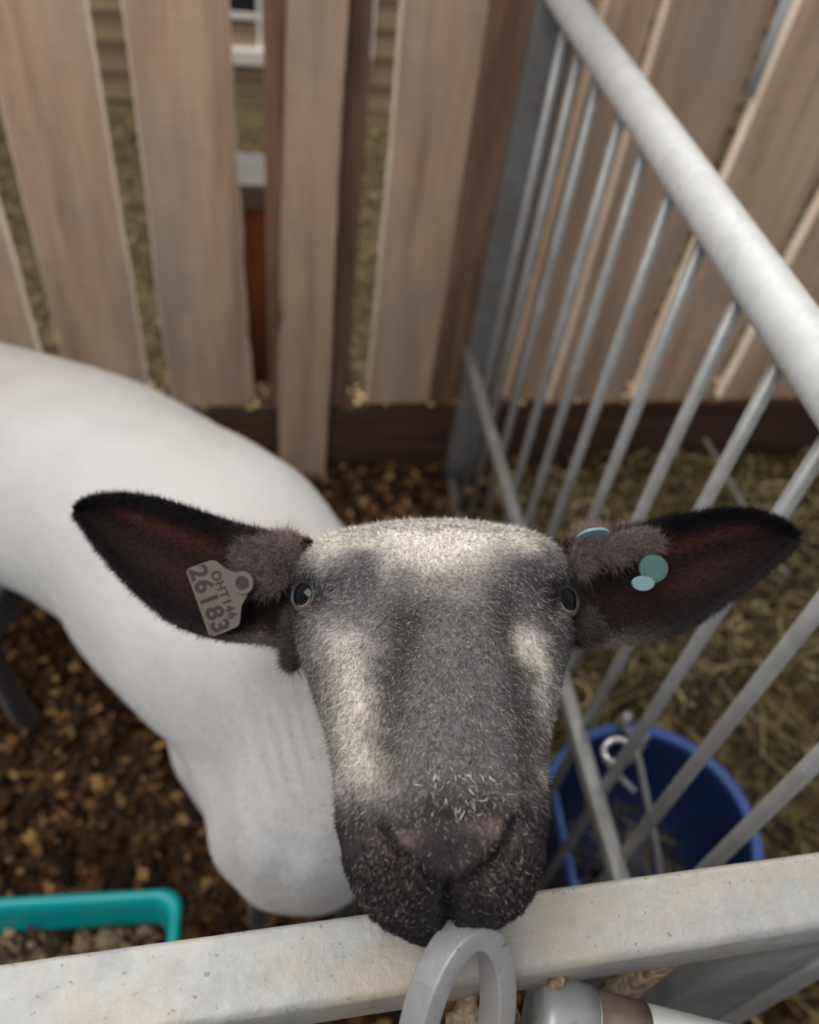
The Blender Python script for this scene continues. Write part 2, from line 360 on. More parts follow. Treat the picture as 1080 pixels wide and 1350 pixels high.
# the narrow board on the near face reaches down to the bedding; its left edge is bark-waned with a knocked-out knot
plank('board', -.036, .078, .0, TOP, -.030, .028, M['board'], fence, .004, .004, M['stud'], nseg=60, notch=[(.455, .014, .02), (.50, .006, .02)], seed=91, wide=.03,
      tag={'label': 'narrow near board with a notch in its left edge, reaching the bedding'})
plank('stud', -.052, .124, .2, TOP, .002, .04, M['stud'], fence, .002, .003, M['stud'], seed=92)
plank('stud', .316, .404, .0, TOP, .002, .05, M['stud'], fence, .002, .002, M['stud'], seed=93)
V = []
sill = plank('sill_beam', -1.2, 1.9, .03, .20, -.012, .11, M['sill'], fence, .0, .0, M['sill'], nseg=6, seed=94)
plank('bottom_board', -1.2, 1.9, -.01, .035, .01, .05, M['sill'], fence, 0, 0, M['sill'], nseg=3, seed=95)
plank('rail', -1.2, 1.9, 1.45, 1.55, .052, .04, M['stud'], fence, 0, 0, M['stud'], nseg=3, seed=96)
flakes('shavings', 900, lambda n: np.stack([*(lambda u, o: [FP[0] + FD[0] * u + FN[0] * o, FP[1] + FD[1] * u + FN[1] * o, np.full(n, .203)])(rng.uniform(-.95, 1.6, n), rng.uniform(.0, .09, n))], 1),
       [(214, 184, 136), (180, 146, 98), (226, 204, 164), (150, 116, 76)], .006, .018, None, None, zspread=.006, parent=fence)
strip = box_tube('plastic_strip', fpt(.838, -.006, .93), fpt(.842, -.006, 1.6), .022, .003, .001, M['strip'], None, FD, FN, 4)
strip['label'] = 'short pale grey strip hanging on the fence at the upper right'; strip['category'] = 'strip'
# outside: capped stub of a wooden post, house wall with its window
stub = thing('wooden_stub', 'short reddish-brown wooden post with a grey cap, seen through the fence gap under the window', 'post', tuple(fpt(-.055, .30, 0)))
plank('post_body', -.135, .03, -.02, .585, .22, .12, M['outerboard'], stub, .001, .001, seed=97, nseg=8)
plank('cap', -.145, .04, .585, .635, .20, .15, M['post'], stub, 0, 0, seed=98, nseg=2)
OFF = 2.3
wall = thing('wall_back', None, None, tuple(fpt(0, OFF, 0)), kind='structure')
plank('wall_core', -2.4, 2.8, -.05, 2.4, OFF + .03, .06, M['clap'], wall, 0, 0, seed=99, nseg=2)
z = -.02; k = 0
while z < 2.3:
    for (u0, u1) in ([(-2.4, 2.8)] if z < .02 or z > 1.0 else [(-2.4, -.44), (.44, 2.8)] if z > .22 else [(-2.4, 2.8)]):
        Vv = [fpt(u0, OFF - .004, z), fpt(u1, OFF - .004, z), fpt(u1, OFF + .016, z + .118), fpt(u0, OFF + .016, z + .118),
              fpt(u0, OFF + .03, z), fpt(u1, OFF + .03, z), fpt(u1, OFF + .03, z + .118), fpt(u0, OFF + .03, z + .118)]
        Ff = [(0, 1, 2, 3), (0, 4, 5, 1), (3, 2, 6, 7), (0, 3, 7, 4), (1, 5, 6, 2), (4, 7, 6, 5)]
        if u1 - u0 > .1: link('clapboard', mesh_from(Vv, Ff, 'clapboard'), M['clap'], wall, False)
    z += .112
win = thing('window_1', None, None, tuple(fpt(0, OFF - .01, .23)), kind='structure')
def fbox(name, u0, u1, z0, z1, o0, o1, mat, parent, tag=None):
    Vv = [fpt(u, o, zz) for zz in (z0, z1) for (u, o) in ((u0, o0), (u1, o0), (u1, o1), (u0, o1))]
    return link(name, mesh_from(Vv, [(0, 3, 2, 1), (4, 5, 6, 7), (0, 1, 5, 4), (1, 2, 6, 5), (2, 3, 7, 6), (3, 0, 4, 7)], name), mat, parent, False, tag)
fbox('window_sill', -.47, .47, .158, .214, OFF - .04, OFF + .03, M['white_paint'], win)
fbox('pane', -.43, .43, .214, 1.0, OFF + .012, OFF + .018, M['glass'], win)
for u in (-.305, -.137, .008, .175, .34): fbox('muntin', u - .009, u + .009, .214, 1.0, OFF - .004, OFF + .012, M['white_paint'], win)
for zz in (.328, .52, .71): fbox('muntin', -.43, .43, zz - .009, zz + .009, OFF - .005, OFF + .012, M['white_paint'], win)
for (a, b_, c_, d_) in ((-.48, -.43, .2, 1.05), (.43, .48, .2, 1.05), (-.48, .48, 1.0, 1.06)): fbox('window_frame', a, b_, c_, d_, OFF - .02, OFF + .03, M['white_paint'], win)

# ------------------------------------------------------------------ divider panel
XD = .39
pan = thing('pen_panel', 'galvanised barred pen panel dividing the two pens, running to the fence', 'pen panel', (XD, .8, 0))
tube('top_rail', [(XD, y, 1.11) for y in np.linspace(1.45, .155, 14)], .0235, M['pipe'], pan, 28)
for y in (1.31, 1.215, 1.109, .997, .898, .800, .700, .602, .510, .419, .334, .251, .175):
    tube('bar', [(XD, y, 1.095), (XD, y, .6), (XD, y, .02)], .0072, M['bar'], pan, 10)
zr = lambda y: .391 + (1.506 - y) / (1.506 - .31) * .106
box_tube('lower_rail', (XD - .014, 1.47, zr(1.47)), (XD - .014, .172, zr(.172)), .020, .024, .004, M['bar'], pan, (1, 0, 0), (0, 0, 1), 10)
box_tube('end_post', (XD + .02, 1.445, -.01), (XD + .02, 1.445, 1.16), .072, .04, .008, M['post'], pan, (1, 0, 0), (0, 1, 0), 10)
tube('foot_rail', [(XD, 1.42, .035), (XD, .175, .035)], .012, M['bar'], pan, 12)
# thin rods lying in the hay beyond the panel
tube('metal_rod', [(.99, 1.41, .20), (1.10, 1.12, .09), (1.22, .86, .05)], .006, M['bar'], None, 8, tag={'label': 'thin grey rod slanting down into the hay behind the barred panel', 'category': 'rod'})

# ------------------------------------------------------------------ front gate
def fr(x): return .1376 + .07 * (x - .061) - .0195                      # centre line of the front rail in y
gate = thing('front_gate', 'dirty galvanised square-tube gate under the muzzle in the foreground', 'gate', (0, fr(0), 0))
sd = Vector((-.07, 1, 0)).normalized(); ax = Vector((1, .07, 0)).normalized()
box_tube('top_rail', (-.9, fr(-.9), .9805), (.72, fr(.72), .9805), .0395, .039, .005, M['rail'], gate, sd, (0, 0, 1), 90, wob=.00012)
for x in (-.8, -.65, -.5, -.35, -.2, -.06):
    tube('bar', [(x, fr(x), .965), (x, fr(x), .10)], .008, M['bar'], gate, 10)
box_tube('bottom_rail', (-.9, fr(-.9), .085), (.72, fr(.72), .085), .035, .035, .004, M['bar'], gate, sd, (0, 0, 1), 4)
box_tube('post', (.296, .139, .03), (.296, .139, .962), .074, .040, .004, M['post'], gate, ax, sd, 8, tag={'label': 'upright grey square tube below the rail'})
box_tube('brace', (.215, .118, .30), (.215, .118, .955), .016, .010, .002, M['rust'], gate, ax, sd, 8)
box_tube('post', (.362, .144, .03), (.362, .144, .962), .035, .04, .004, M['bar'], gate, ax, sd, 8)

# ------------------------------------------------------------------ latch hardware at the bottom edge
def cpt(px, py, d): return CAM + R @ np.array([(px - 540) / FPX * d, (py - 675) / FPX * d, d])
arm = thing('hinge_tube', 'round galvanised tube with a brown taped band, lower right under the rail', 'tube', tuple(cpt(800, 1390, .43)))
A = cpt(712, 1345, .435); B = cpt(1010, 1420, .435)
lp = lambda t: A + (B - A) * t
tube('tube_body', [lp(t) for t in np.linspace(.1, 1.4, 8)], .0205, M['pipe'], arm, 32)
tube('tape_band', [lp(t) for t in (.22, .3, .44)], .0212, M['tape'], arm, 32, tag={'label': 'matt brown band'})
tube('sleeve', [lp(t) for t in (-.035, .02, .12, .21)], [.0232, .0242, .0238, .0222], M['bar'], arm, 32)
tube('weld', [lp(.0) + np.array([0, .01, .018]), lp(.06) + np.array([0, .014, .024]), lp(.1) + np.array([0, .02, .02])], [.002, .0032, .002], M['rust'], arm, 10)
ring_o = thing('latch_ring', 'thick galvanised oval ring at the bottom edge, just below the muzzle', 'ring', tuple(cpt(612, 1370, .40)))
def ringmesh():
    cx, cy, d0 = 602, 1368, .376; V, F = [], []; n = 72
    e1 = R @ np.array([.80, .0, .60]); e2 = R @ np.array([-.20, -.93, -.33]); e2 -= e1 * (e1 @ e2); e2 /= np.linalg.norm(e2); e3 = np.cross(e1, e2)
    c = cpt(cx, cy, d0); prof = []
    hw, ht, r = .0056, .0075, .0014
    for sx, sy, a0 in ((1, 1, 0), (-1, 1, 90), (-1, -1, 180), (1, -1, 270)):
        for k in range(4): a = RAD(a0 + 30 * k); prof.append((sx * (hw - r) + r * math.cos(a), sy * (ht - r) + r * math.sin(a)))
    m_ = len(prof); rx, ry = .0248, .0520
    for i in range(n):
        t = 2 * math.pi * i / n; ex = 1.0
        x = rx * math.copysign(abs(math.cos(t)) ** ex, math.cos(t)); y = ry * math.copysign(abs(math.sin(t)) ** ex, math.sin(t))
        nx, ny = math.cos(t) / rx, math.sin(t) / ry; q = math.hypot(nx, ny); nx /= q; ny /= q
        for (a, b_) in prof: V.append(c + e1 * (x + nx * a) + e2 * (y + ny * a) + e3 * b_)
    for i in range(n):
        for k in range(m_): F.append((i * m_ + k, ((i + 1) % n) * m_ + k, ((i + 1) % n) * m_ + (k + 1) % m_, i * m_ + (k + 1) % m_))
    return V, F
V, F = ringmesh(); bm = bmesh.new(); vs = [bm.verts.new(v) for v in V]; [bm.faces.new([vs[i] for i in f]) for f in F]
link('ring_body', from_bm(bm), galv('ring_zinc', L_(168, 168, 168), L_(136, 132, 134), L_(150, 140, 132), .5, .3, .5, 120, .3, 30), ring_o)
hook = thing('rusty_link', 'rusty chain link hanging inside the oval ring', 'chain link', tuple(cpt(648, 1340, .42)))
tube('link_body', [cpt(632, 1262, .428), cpt(646, 1285, .424), cpt(655, 1320, .42), cpt(655, 1352, .42), cpt(640, 1385, .425)], [.0045, .0058, .0062, .0062, .006], M['rust'], hook, 14)
tube('link_body', [cpt(636, 1275, .436), cpt(620, 1310, .434), cpt(612, 1345, .432), cpt(612, 1390, .432)], [.003, .005, .007, .008], M['rust'], hook, 12)
tube('pin', [cpt(590, 1352, .43), cpt(640, 1348, .428), cpt(682, 1330, .428)], [.006, .008, .005], M['rust'], hook, 12)

# ------------------------------------------------------------------ teal feed trough
def rrect(x0, x1, y0, y1, r, n=6):
    o = []
    for cx, cy, a0 in ((x1 - r, y1 - r, 0), (x0 + r, y1 - r, 90), (x0 + r, y0 + r, 180), (x1 - r, y0 + r, 270)):
        for k in range(n + 1): a = RAD(a0 + 90 * k / n); o.append((cx + r * math.cos(a), cy + r * math.sin(a)))
    return o
def vessel(name, levels, mat, parent, tag=None):
    """levels: list of (outline, z); outlines have the same count"""
    n = len(levels[0][0]); V = [(x, y, z) for o, z in levels for x, y in o]; F = []
    for i in range(len(levels) - 1):
        for k in range(n): F.append((i * n + k, i * n + (k + 1) % n, (i + 1) * n + (k + 1) % n, (i + 1) * n + k))
    if name == 'rim':
        q = (len(levels) - 1) * n
        for k in range(n): F.append((q + k, q + (k + 1) % n, (k + 1) % n, k))
    else:
        F.append(tuple(range(n))[::-1]); F.append(tuple((len(levels) - 1) * n + k for k in range(n)))
    bm = bmesh.new(); vs = [bm.verts.new(v) for v in V]; [bm.faces.new([vs[i] for i in f]) for f in F]
    return link(name, from_bm(bm), mat, parent, True, tag)
tr = thing('feed_trough', 'teal plastic feed trough with dark feed at the lower left', 'trough', (-.5, .33, .0))
X0, X1, Y0, Y1, ZT = -1.0, -.155, .215, .425, .20
rr = lambda d, dz=0: rrect(X0 + d, X1 - d, Y0 + d, Y1 - d, .028 if d < .02 else .022)
ang = math.atan2(.425 - .41, .6)
vessel('tub', [(rr(.03), .012), (rr(.012), .10), (rr(.006), .17), (rr(-.002), .178), (rr(-.004), .192), (rr(-.002), .199), (rr(.003), .202), (rr(.009), .200), (rr(.013), .194), (rr(.016), .17), (rr(.03), .03)], M['teal'], tr)
fo = vessel('feed', [(rrect(X0 + .027, X1 - .027, Y0 + .027, Y1 - .027, .02), .08), (rrect(X0 + .022, X1 - .022, Y0 + .022, Y1 - .022, .02), .128)], M['soil'], tr)
flakes('feed_flakes', 2600, lambda n: np.stack([rng.uniform(X0 + .03, X1 - .035, n), rng.uniform(Y0 + .03, Y1 - .032, n), rng.uniform(.128, .14, n)], 1),
       [(60, 44, 34), (96, 74, 56), (40, 30, 24), (130, 108, 84), (78, 60, 46), (150, 130, 100)], .008, .022, None, None, parent=tr, zspread=.008)

# ------------------------------------------------------------------ blue flat-back bucket
bk = thing('water_bucket', 'round blue flat-backed bucket standing beyond the barred panel', 'bucket', (.555, .465, .01))
def boutline(sc, inset=0, n=48):
    cx, cy, r = .552, .468, (.164 - inset) * sc; fx = .411 + inset + (1 - sc) * .08; o = []
    a0 = math.acos(max(-1, min(1, (fx - cx) / r)))
    for k in range(n - 8): a = -a0 + 2 * a0 * k / (n - 9); o.append((cx + r * math.cos(a), cy + r * math.sin(a)))
    p, q = o[-1], o[0]
    for k in range(1, 9): t = k / 9; o.append((p[0] + (q[0] - p[0]) * t, p[1] + (q[1] - p[1]) * t))
    return o
vessel('tub', [(boutline(.80), .012), (boutline(.84), .02), (boutline(.965), .205), (boutline(1, 0), .208), (boutline(1.03, 0), .213), (boutline(1.04), .232), (boutline(1.02), .240), (boutline(.985), .240), (boutline(.955), .232), (boutline(.93), .205), (boutline(.92), .198), (boutline(.79), .03)], M['blue'], bk)
mt, nt, b = newmat('blue_rim_highlight', .38, 0); geo = N(nt, 'ShaderNodeNewGeometry').outputs['Position']
nt.links.new(mix(nt, noise(nt, geo, 40, 5, .7), L_(52, 84, 156), L_(84, 112, 176)), b.inputs['Base Color']); M['rim'] = mt  # lighter blue paints in the highlight along the rim
vessel('rim', [(boutline(1.02), .214), (boutline(1.055), .216), (boutline(1.062), .234), (boutline(1.05), .242), (boutline(.985), .244), (boutline(.962), .240), (boutline(.958), .228), (boutline(.99), .214)], M['rim'], bk, {'label': 'blue rim lightened by a painted highlight'})
strands('straw_wisps', 26, box_s(.48, .62, .38, .52, .045, .055), [(150, 130, 96), (110, 96, 70)], .05, .12, .005, None, None, 1.2, parent=bk)
z0 = .262
def arc(t):  # bail from far lug over the hook to near lug
    return np.array([.575 - .16 * math.sin(math.pi * t) ** .9, .605 - .29 * t, z0 + .27 * math.sin(math.pi * t) ** .9])
tube('bail', [(.555, .635, .22), (.50, .59, .34), (.425, .47, .535), (.418, .448, .548), (.425, .43, .535), (.475, .36, .40), (.53, .325, .232), (.54, .32, .215)], .0045, M['bar'], bk, 10)
for p in ((.555, .64, .22), (.54, .315, .215)): tube('lug', [(p[0] - .015, p[1], p[2]), (p[0] + .015, p[1], p[2])], .010, M['blue'], bk, 12)
clip = thing('snap_hook', 'shiny snap hook clipped round a bar above the blue bucket', 'hook', (.405, .44, .56))
lo = [np.array([.391 + .0135 * math.cos(a), .437 + .0145 * math.sin(a), .556 + .008 * math.cos(a)]) for a in np.linspace(0, 2 * math.pi, 22)]
tube('ring_loop', lo, .0042, newmat('chrome', .25, .8, L_(200, 200, 200))[0], clip, 10)
cb = [np.array([.420 + .012 * math.cos(a), .442 + .008 * math.cos(a), .548 + .030 * math.sin(a)]) for a in np.linspace(0, 2 * math.pi, 20)]
tube('snap_body', cb, .0044, M['bar'], clip, 10)
tube('gate_pin', [(.385, .44, .53), (.40, .425, .517), (.42, .405, .51)], .0042, M['bar'], clip, 10)
tube('swivel', [(.40, .46, .58), (.404, .467, .592)], .0055, M['bar'], clip, 10)

# ================================================================== THE SHEEP
sheep = thing('sheep', 'shorn white sheep with dark grey face resting its muzzle on the gate rail', 'sheep', (-.1, .6, 0))
Nc = np.array([.0150, .162, .347]); E1 = np.array([1, -.012, -.0]); E2 = np.array([-.008, -.643, .766]); E2 /= np.linalg.norm(E2)
E1 = E1 - E2 * (E1 @ E2); E1 /= np.linalg.norm(E1); E3 = np.cross(E1, E2)
if E3[2] > 0: E3 = -E3
def loc2cam(P): return Nc + P[..., 0:1] * E1 + P[..., 1:2] * E2 + P[..., 2:3] * E3
def cam2world(P): return CAM + P @ R.T
def chart(Pw):
    q = (Pw - CAM) @ R; return 540 + FPX * q[..., 0] / q[..., 2], 675 + FPX * q[..., 1] / q[..., 2], q[..., 2]
TS = np.array([0, .004, .010, .018, .03, .045, .06, .08, .10, .12, .14, .16, .18, .195, .21, .225, .24, .262])
TA = np.array([.0, .022, .034, .0432, .0468, .0482, .0503, .0548, .0612, .0680, .0755, .0795, .0815, .0815, .078, .070, .060, .042])
TT = np.array([0, .015, .023, .028, .031, .033, .035, .037, .040, .042, .043, .042, .040, .036, .028, .015, -.002, -.025])
TB = np.array([0, .056, .066, .074, .077, .073, .058, .058, .062, .070, .078, .083, .083, .080, .076, .072, .070, .070])
NS, NT = 250, 420
ss = np.concatenate([.05 * np.linspace(0, 1, 90) ** 2.0, np.linspace(.05, .262, NS - 89)[1:]])
th = np.linspace(-math.pi, math.pi, NT, endpoint=False)
def smooth_interp(x, xp, fp):
    y = np.interp(x, xp, fp); return y
fine = np.linspace(0, .262, 800)
def smt(tab):
    y = np.interp(fine, TS, tab); k = np.exp(-np.linspace(-2.4, 2.4, 25) ** 2); k /= k.sum()
    y2 = np.convolve(np.pad(y, 12, 'edge'), k, 'valid'); wgt = sstep(.006, .02, fine); return y * (1 - wgt) + y2 * wgt
FA, FT, FB = smt(TA), smt(TT), smt(TB)
def isect(s):
    # blunt rounded front instead of the table's straight pieces
    r = lambda F: np.interp(s, fine, F)
    k = np.clip(s / .017, 0, 1); blunt = np.sqrt(np.clip(1 - (1 - k) ** 2, 0, 1))
    a = np.where(s < .02, np.interp(.02, fine, FA) * blunt, r(FA)); t = np.where(s < .02, np.interp(.02, fine, FT) * blunt, r(FT)); b = np.where(s < .02, np.interp(.02, fine, FB) * blunt, r(FB))
    return a, t, b
S, T = np.meshgrid(ss, th, indexing='ij'); a, t_, b_ = isect(S)
ct, st = np.cos(T), np.sin(T); ex = 2 / (2.45 - .42 * sstep(.10, .16, S))
X = a * np.sign(ct) * np.abs(ct) ** ex; mid = np.minimum(0, t_ - .036) * sstep(.15, .19, S); Hh = mid + np.where(st > 0, t_ - mid, b_ + mid) * np.sign(st) * np.abs(st) ** ex
# bridge of the nose is narrower than the cheeks; jaw tapers
top = np.clip(Hh / .045, 0, 1); X = X * (1 - .10 * top * sstep(.03, .08, S) * (1 - sstep(.15, .19, S)))
X = X * (1 - (.30 + .12 * (1 - sstep(.02, .07, S))) * np.clip(-Hh / .08, 0, 1) ** 1.5)
Sd = S - .05 * np.clip(-Hh, 0, 1) * (1 - sstep(0, .07, S)) - 0.10 * np.clip(Hh, 0, 1) * (1 - sstep(0, .05, S))
P = np.stack([X, Sd, Hh], 2)
def gridn(P):
    ds = np.gradient(P, axis=0); dt = np.roll(P, -1, 1) - np.roll(P, 1, 1); n = np.cross(ds, dt); n /= (np.linalg.norm(n, axis=2, keepdims=True) + 1e-12)
    cen = P.mean(1, keepdims=True); sg = np.sign(((P - cen) * n).sum(2).mean()); return n * sg
def segd(qx, qy, pts):
    """distance to polyline and parameter along it"""
    best = np.full(qx.shape, 1e9); par = np.zeros(qx.shape); m_ = len(pts) - 1
    for i in range(m_):
        (x0, y0), (x1, y1) = pts[i], pts[i + 1]; dx, dy = x1 - x0, y1 - y0; t = np.clip(((qx - x0) * dx + (qy - y0) * dy) / (dx * dx + dy * dy), 0, 1)
        d = np.hypot(qx - x0 - t * dx, qy - y0 - t * dy); k = d < best; best = np.where(k, d, best); par = np.where(k, (i + t) / m_, par)
    return best, par
G = lambda d, w_: np.exp(-(d / w_) ** 2)
SLL = [(506, 1086), (514, 1108), (532, 1130), (556, 1148), (578, 1166)]; SLR = [(676, 1084), (668, 1108), (650, 1130), (628, 1147), (606, 1164)]
CLEFT = [(592, 1165), (592, 1200), (593, 1245)]
GL = [(536, 815), (524, 880), (512, 960), (500, 1040)]; GR = [(672, 800), (686, 860), (700, 950), (704, 1030)]
EYES = [(404, 785), (744, 792)]
Pn = gridn(P); PW = cam2world(loc2cam(P)); qx, qy, qz = chart(PW)
vis = sstep(.0, .35, (Pn * np.array([0, -.25, .97])).sum(2)) ; visf = sstep(-.1, .2, -(cam2world(loc2cam(P)) - cam2world(loc2cam(P - Pn * .001)) @ np.eye(3) * 1.0).sum(2) * 0 + 1)
nw = (Pn[..., 0:1] * E1 + Pn[..., 1:2] * E2 + Pn[..., 2:3] * E3); vdir = -loc2cam(P); vdir /= np.linalg.norm(vdir, axis=2, keepdims=True)
facing = (nw * vdir).sum(2); front = sstep(-.05, .25, facing)
D = np.zeros_like(qx)
for SL in (SLL, SLR):
    d, pr = segd(qx, qy, SL); D -= .0075 * G(d, 8.5) * (1 - .35 * np.abs(pr - .5) * 2); 
    ds_, _ = segd(qx, qy + 20, SL); D += .0035 * G(ds_, 13)
d, _ = segd(qx, qy, CLEFT); D -= .0055 * G(d, 7)
for cx, cy in ((522, 1172), (660, 1168)): D += .0058 * np.exp(-((qx - cx) / 42) ** 2 - ((qy - cy) / 46) ** 2)
for gpts in (GL, GR): d, _ = segd(qx, qy, gpts); D -= .0036 * G(d, 17)
d, _ = segd(qx, qy, [(462, 860), (470, 940), (480, 1030)]); D += .003 * G(d, 22)
d, _ = segd(qx, qy, [(716, 860), (712, 940), (708, 1020)]); D += .002 * G(d, 18)
d, _ = segd(qx, qy, [(610, 860), (604, 960), (598, 1050)]); D += .0022 * G(d, 48)
D -= .0045 * np.exp(-((qx - 574) / 75) ** 2 - ((qy - 738) / 40) ** 2)
for cx in (450, 702): D += .0045 * np.exp(-((qx - cx) / 42) ** 2 - ((qy - 722) / 30) ** 2)
for cx, cy in EYES:
    D -= .0050 * np.exp(-((qx - cx) / 20) ** 2 - ((qy - cy) / 24) ** 2); D += .0035 * np.exp(-((qx - cx) / 34) ** 2 - ((qy - cy + 34) / 16) ** 2)
# wrinkled lips: fine curved folds
lip = np.exp(-((qx - 515) / 42) ** 2 - ((qy - 1165) / 52) ** 2) + np.exp(-((qx - 668) / 40) ** 2 - ((qy - 1160) / 52) ** 2)
wv = vnoise(P, 160, 5) * 2.2
D += lip * .0017 * np.sin((np.hypot((qx - 590) * 1.15, qy - 1110)) / 1.5 + wv * 2.4) + lip * .0010 * vnoise(P, 330, 6)
D += .0012 * vnoise(P, 60, 9) * .6
D *= front
P2 = P + Pn * D[..., None]
PW = cam2world(loc2cam(P2)); NW = gridn(PW)
HV = PW.reshape(-1, 3); idx = np.arange(NS * NT).reshape(NS, NT)
HF = np.stack([idx[:-1].ravel(), np.roll(idx, -1, 1)[:-1].ravel(), np.roll(idx, -1, 1)[1:].ravel(), idx[1:].ravel()], 1)

def headcol(Pw, Ploc_h=None):
    """coat pattern of the face plus painted groove shade, in the muzzle-to-poll chart of the head"""
    qx, qy, _ = chart(Pw); n1 = vnoise(Pw, 45, 21) * 16; n2 = vnoise(Pw, 120, 22) * 8; qx = qx + n1 + n2; qy = qy + n1 - n2
    dark = lin((54, 49, 50)); bridge = lin((102, 97, 98)); cream = lin((222, 212, 200)); muz = lin((43, 37, 38)); top = lin((238, 230, 218)); brow = lin((72, 69, 74)); blk = lin((44, 38, 38))
    C = np.ones(Pw.shape[:-1] + (3,)) * bridge
    def bl(C, w_, col): return C * (1 - w_[..., None]) + col * w_[..., None]
    d, _ = segd(qx, qy, [(600, 820), (600, 960), (595, 1060)]); C = bl(C, .35 * sstep(95, 40, d) * 0, bridge)
    # shade in the grooves beside the bridge, painted as dark lines
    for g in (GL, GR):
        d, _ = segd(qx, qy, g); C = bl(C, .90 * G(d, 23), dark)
    # cream cheeks
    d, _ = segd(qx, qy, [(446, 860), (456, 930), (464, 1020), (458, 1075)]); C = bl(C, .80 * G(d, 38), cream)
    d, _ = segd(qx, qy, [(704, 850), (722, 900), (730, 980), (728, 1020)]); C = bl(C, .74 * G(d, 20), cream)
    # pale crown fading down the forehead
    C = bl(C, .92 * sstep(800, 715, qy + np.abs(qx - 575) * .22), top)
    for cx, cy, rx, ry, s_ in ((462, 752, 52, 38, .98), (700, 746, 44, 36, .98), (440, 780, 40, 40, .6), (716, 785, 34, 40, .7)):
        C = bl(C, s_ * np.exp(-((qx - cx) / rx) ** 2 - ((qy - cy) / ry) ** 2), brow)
    for cx, cy in EYES: C = bl(C, .9 * np.exp(-((qx - cx) / 34) ** 2 - ((qy - cy) / 40) ** 2), blk)
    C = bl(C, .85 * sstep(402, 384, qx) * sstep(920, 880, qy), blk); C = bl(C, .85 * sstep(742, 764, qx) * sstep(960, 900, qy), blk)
    C = bl(C, .5 * np.exp(-((qx - 415) / 26) ** 2 - ((qy - 870) / 50) ** 2), dark)
    # muzzle
    mz = sstep(1005, 1072, qy - np.abs(qx - 590) * .14 + .0); C = bl(C, .95 * mz, muz)
    for cx, cy in ((528, 1098), (654, 1098)): C = bl(C, .34 * np.exp(-((qx - cx) / 24) ** 2 - ((qy - cy) / 13) ** 2), lin((150, 128, 118)))
    for SL in (SLL, SLR): d, _ = segd(qx, qy, SL); C = bl(C, .75 * G(d, 7), blk)
    d, _ = segd(qx, qy, CLEFT); C = bl(C, .8 * G(d, 6), blk)
    return C
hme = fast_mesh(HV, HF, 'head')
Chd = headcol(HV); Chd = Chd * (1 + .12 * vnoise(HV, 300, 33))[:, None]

# body: a union of ellipsoids, voxel-fused into one skin
blobs = []
def chain(pts, n=10):
    """pts: (x,y,z, r_side, r_up, r_along)"""
    pts = np.array(pts, float)
    for i in range(len(pts) - 1):
        dr = pts[i + 1, :3] - pts[i, :3]
        for k in range(n):
            p = pts[i] + (pts[i + 1] - pts[i]) * k / n; blobs.append((p[:3], p[3:6], dr))
    blobs.append((pts[-1][:3], pts[-1][3:6], pts[-1, :3] - pts[-2, :3]))
chain([(-.66, 1.085, .56, .09, .12, .07), (-.58, 1.025, .57, .138, .165, .1), (-.46, .935, .575, .150, .172, .1), (-.265, .825, .585, .163, .188, .1), (-.085, .685, .58, .160, .196, .1), (-.01, .585, .562, .146, .180, .1), (.0, .47, .53, .122, .155, .1), (.015, .405, .49, .105, .125, .09), (.02, .385, .47, .095, .105, .085)], 8)
chain([(-.15, .70, .585, .158, .185, .12), (-.07, .60, .598, .152, .172, .13), (-.02, .525, .635, .136, .145, .13), (.015, .465, .715, .112, .115, .12), (.042, .41, .82, .088, .088, .1), (.058, .365, .92, .068, .07, .075), (.070, .325, .985, .055, .056, .06)], 8)
def leg(pts): chain([(x, y, z, r, r, r) for x, y, z, r in pts], 8)
chain([(.062, .335, .93, .045, .045, .05), (.048, .335, .82, .070, .070, .08), (.032, .345, .68, .092, .085, .09), (.016, .375, .55, .108, .10, .09)], 8)
leg([(-.085, .52, .46, .075), (-.06, .46, .34, .044), (-.05, .455, .25, .033), (-.05, .455, .14, .023), (-.05, .45, .055, .025), (-.05, .43, .018, .028)])
leg([(.075, .53, .44, .070), (.09, .47, .34, .044), (.09, .44, .27, .033), (.09, .445, .14, .023), (.09, .44, .055, .025), (.09, .42, .018, .028)])
leg([(-.54, .93, .50, .10), (-.47, .83, .40, .068), (-.49, .83, .30, .045), (-.52, .85, .26, .034), (-.51, .83, .14, .026), (-.495, .815, .055, .028), (-.48, .80, .018, .030)])
leg([(-.48, 1.07, .50, .09), (-.39, .99, .40, .060), (-.41, 1.00, .30, .042), (-.44, 1.02, .26, .034), (-.43, 1.01, .14, .024), (-.42, 1.0, .055, .026), (-.41, .985, .018, .029)])
chain([(-.69, 1.11, .62, .03, .03, .03), (-.745, 1.15, .56, .025, .025, .025), (-.755, 1.16, .48, .018, .018, .02)], 6)
bm = bmesh.new()
for c, rr_, dr in blobs:
    yaw = math.atan2(dr[1], dr[0]); horizontal = abs(dr[2]) < .6 * np.linalg.norm(dr)
    q = Vector(dr).to_track_quat('X', 'Z').to_matrix().to_4x4() if not horizontal or abs(dr[2]) > .02 else Matrix.Rotation(yaw, 4, 'Z')
    mtx = Matrix.Translation(Vector(c)) @ q @ Matrix.Diagonal((rr_[2], rr_[0], rr_[1], 1))
    bmesh.ops.create_icosphere(bm, subdivisions=3, radius=1, matrix=mtx)
tmp = bpy.data.meshes.new('tmp'); bm.to_mesh(tmp); bm.free(); to = bpy.data.objects.new('tmp', tmp); COL.objects.link(to)
md = to.modifiers.new('r', 'REMESH'); md.mode = 'VOXEL'; md.voxel_size = .0065; md.use_smooth_shade = True
md = to.modifiers.new('s', 'SMOOTH'); md.factor = .7; md.iterations = 70
md = to.modifiers.new('u', 'SUBSURF'); md.levels = 1; md.render_levels = 1
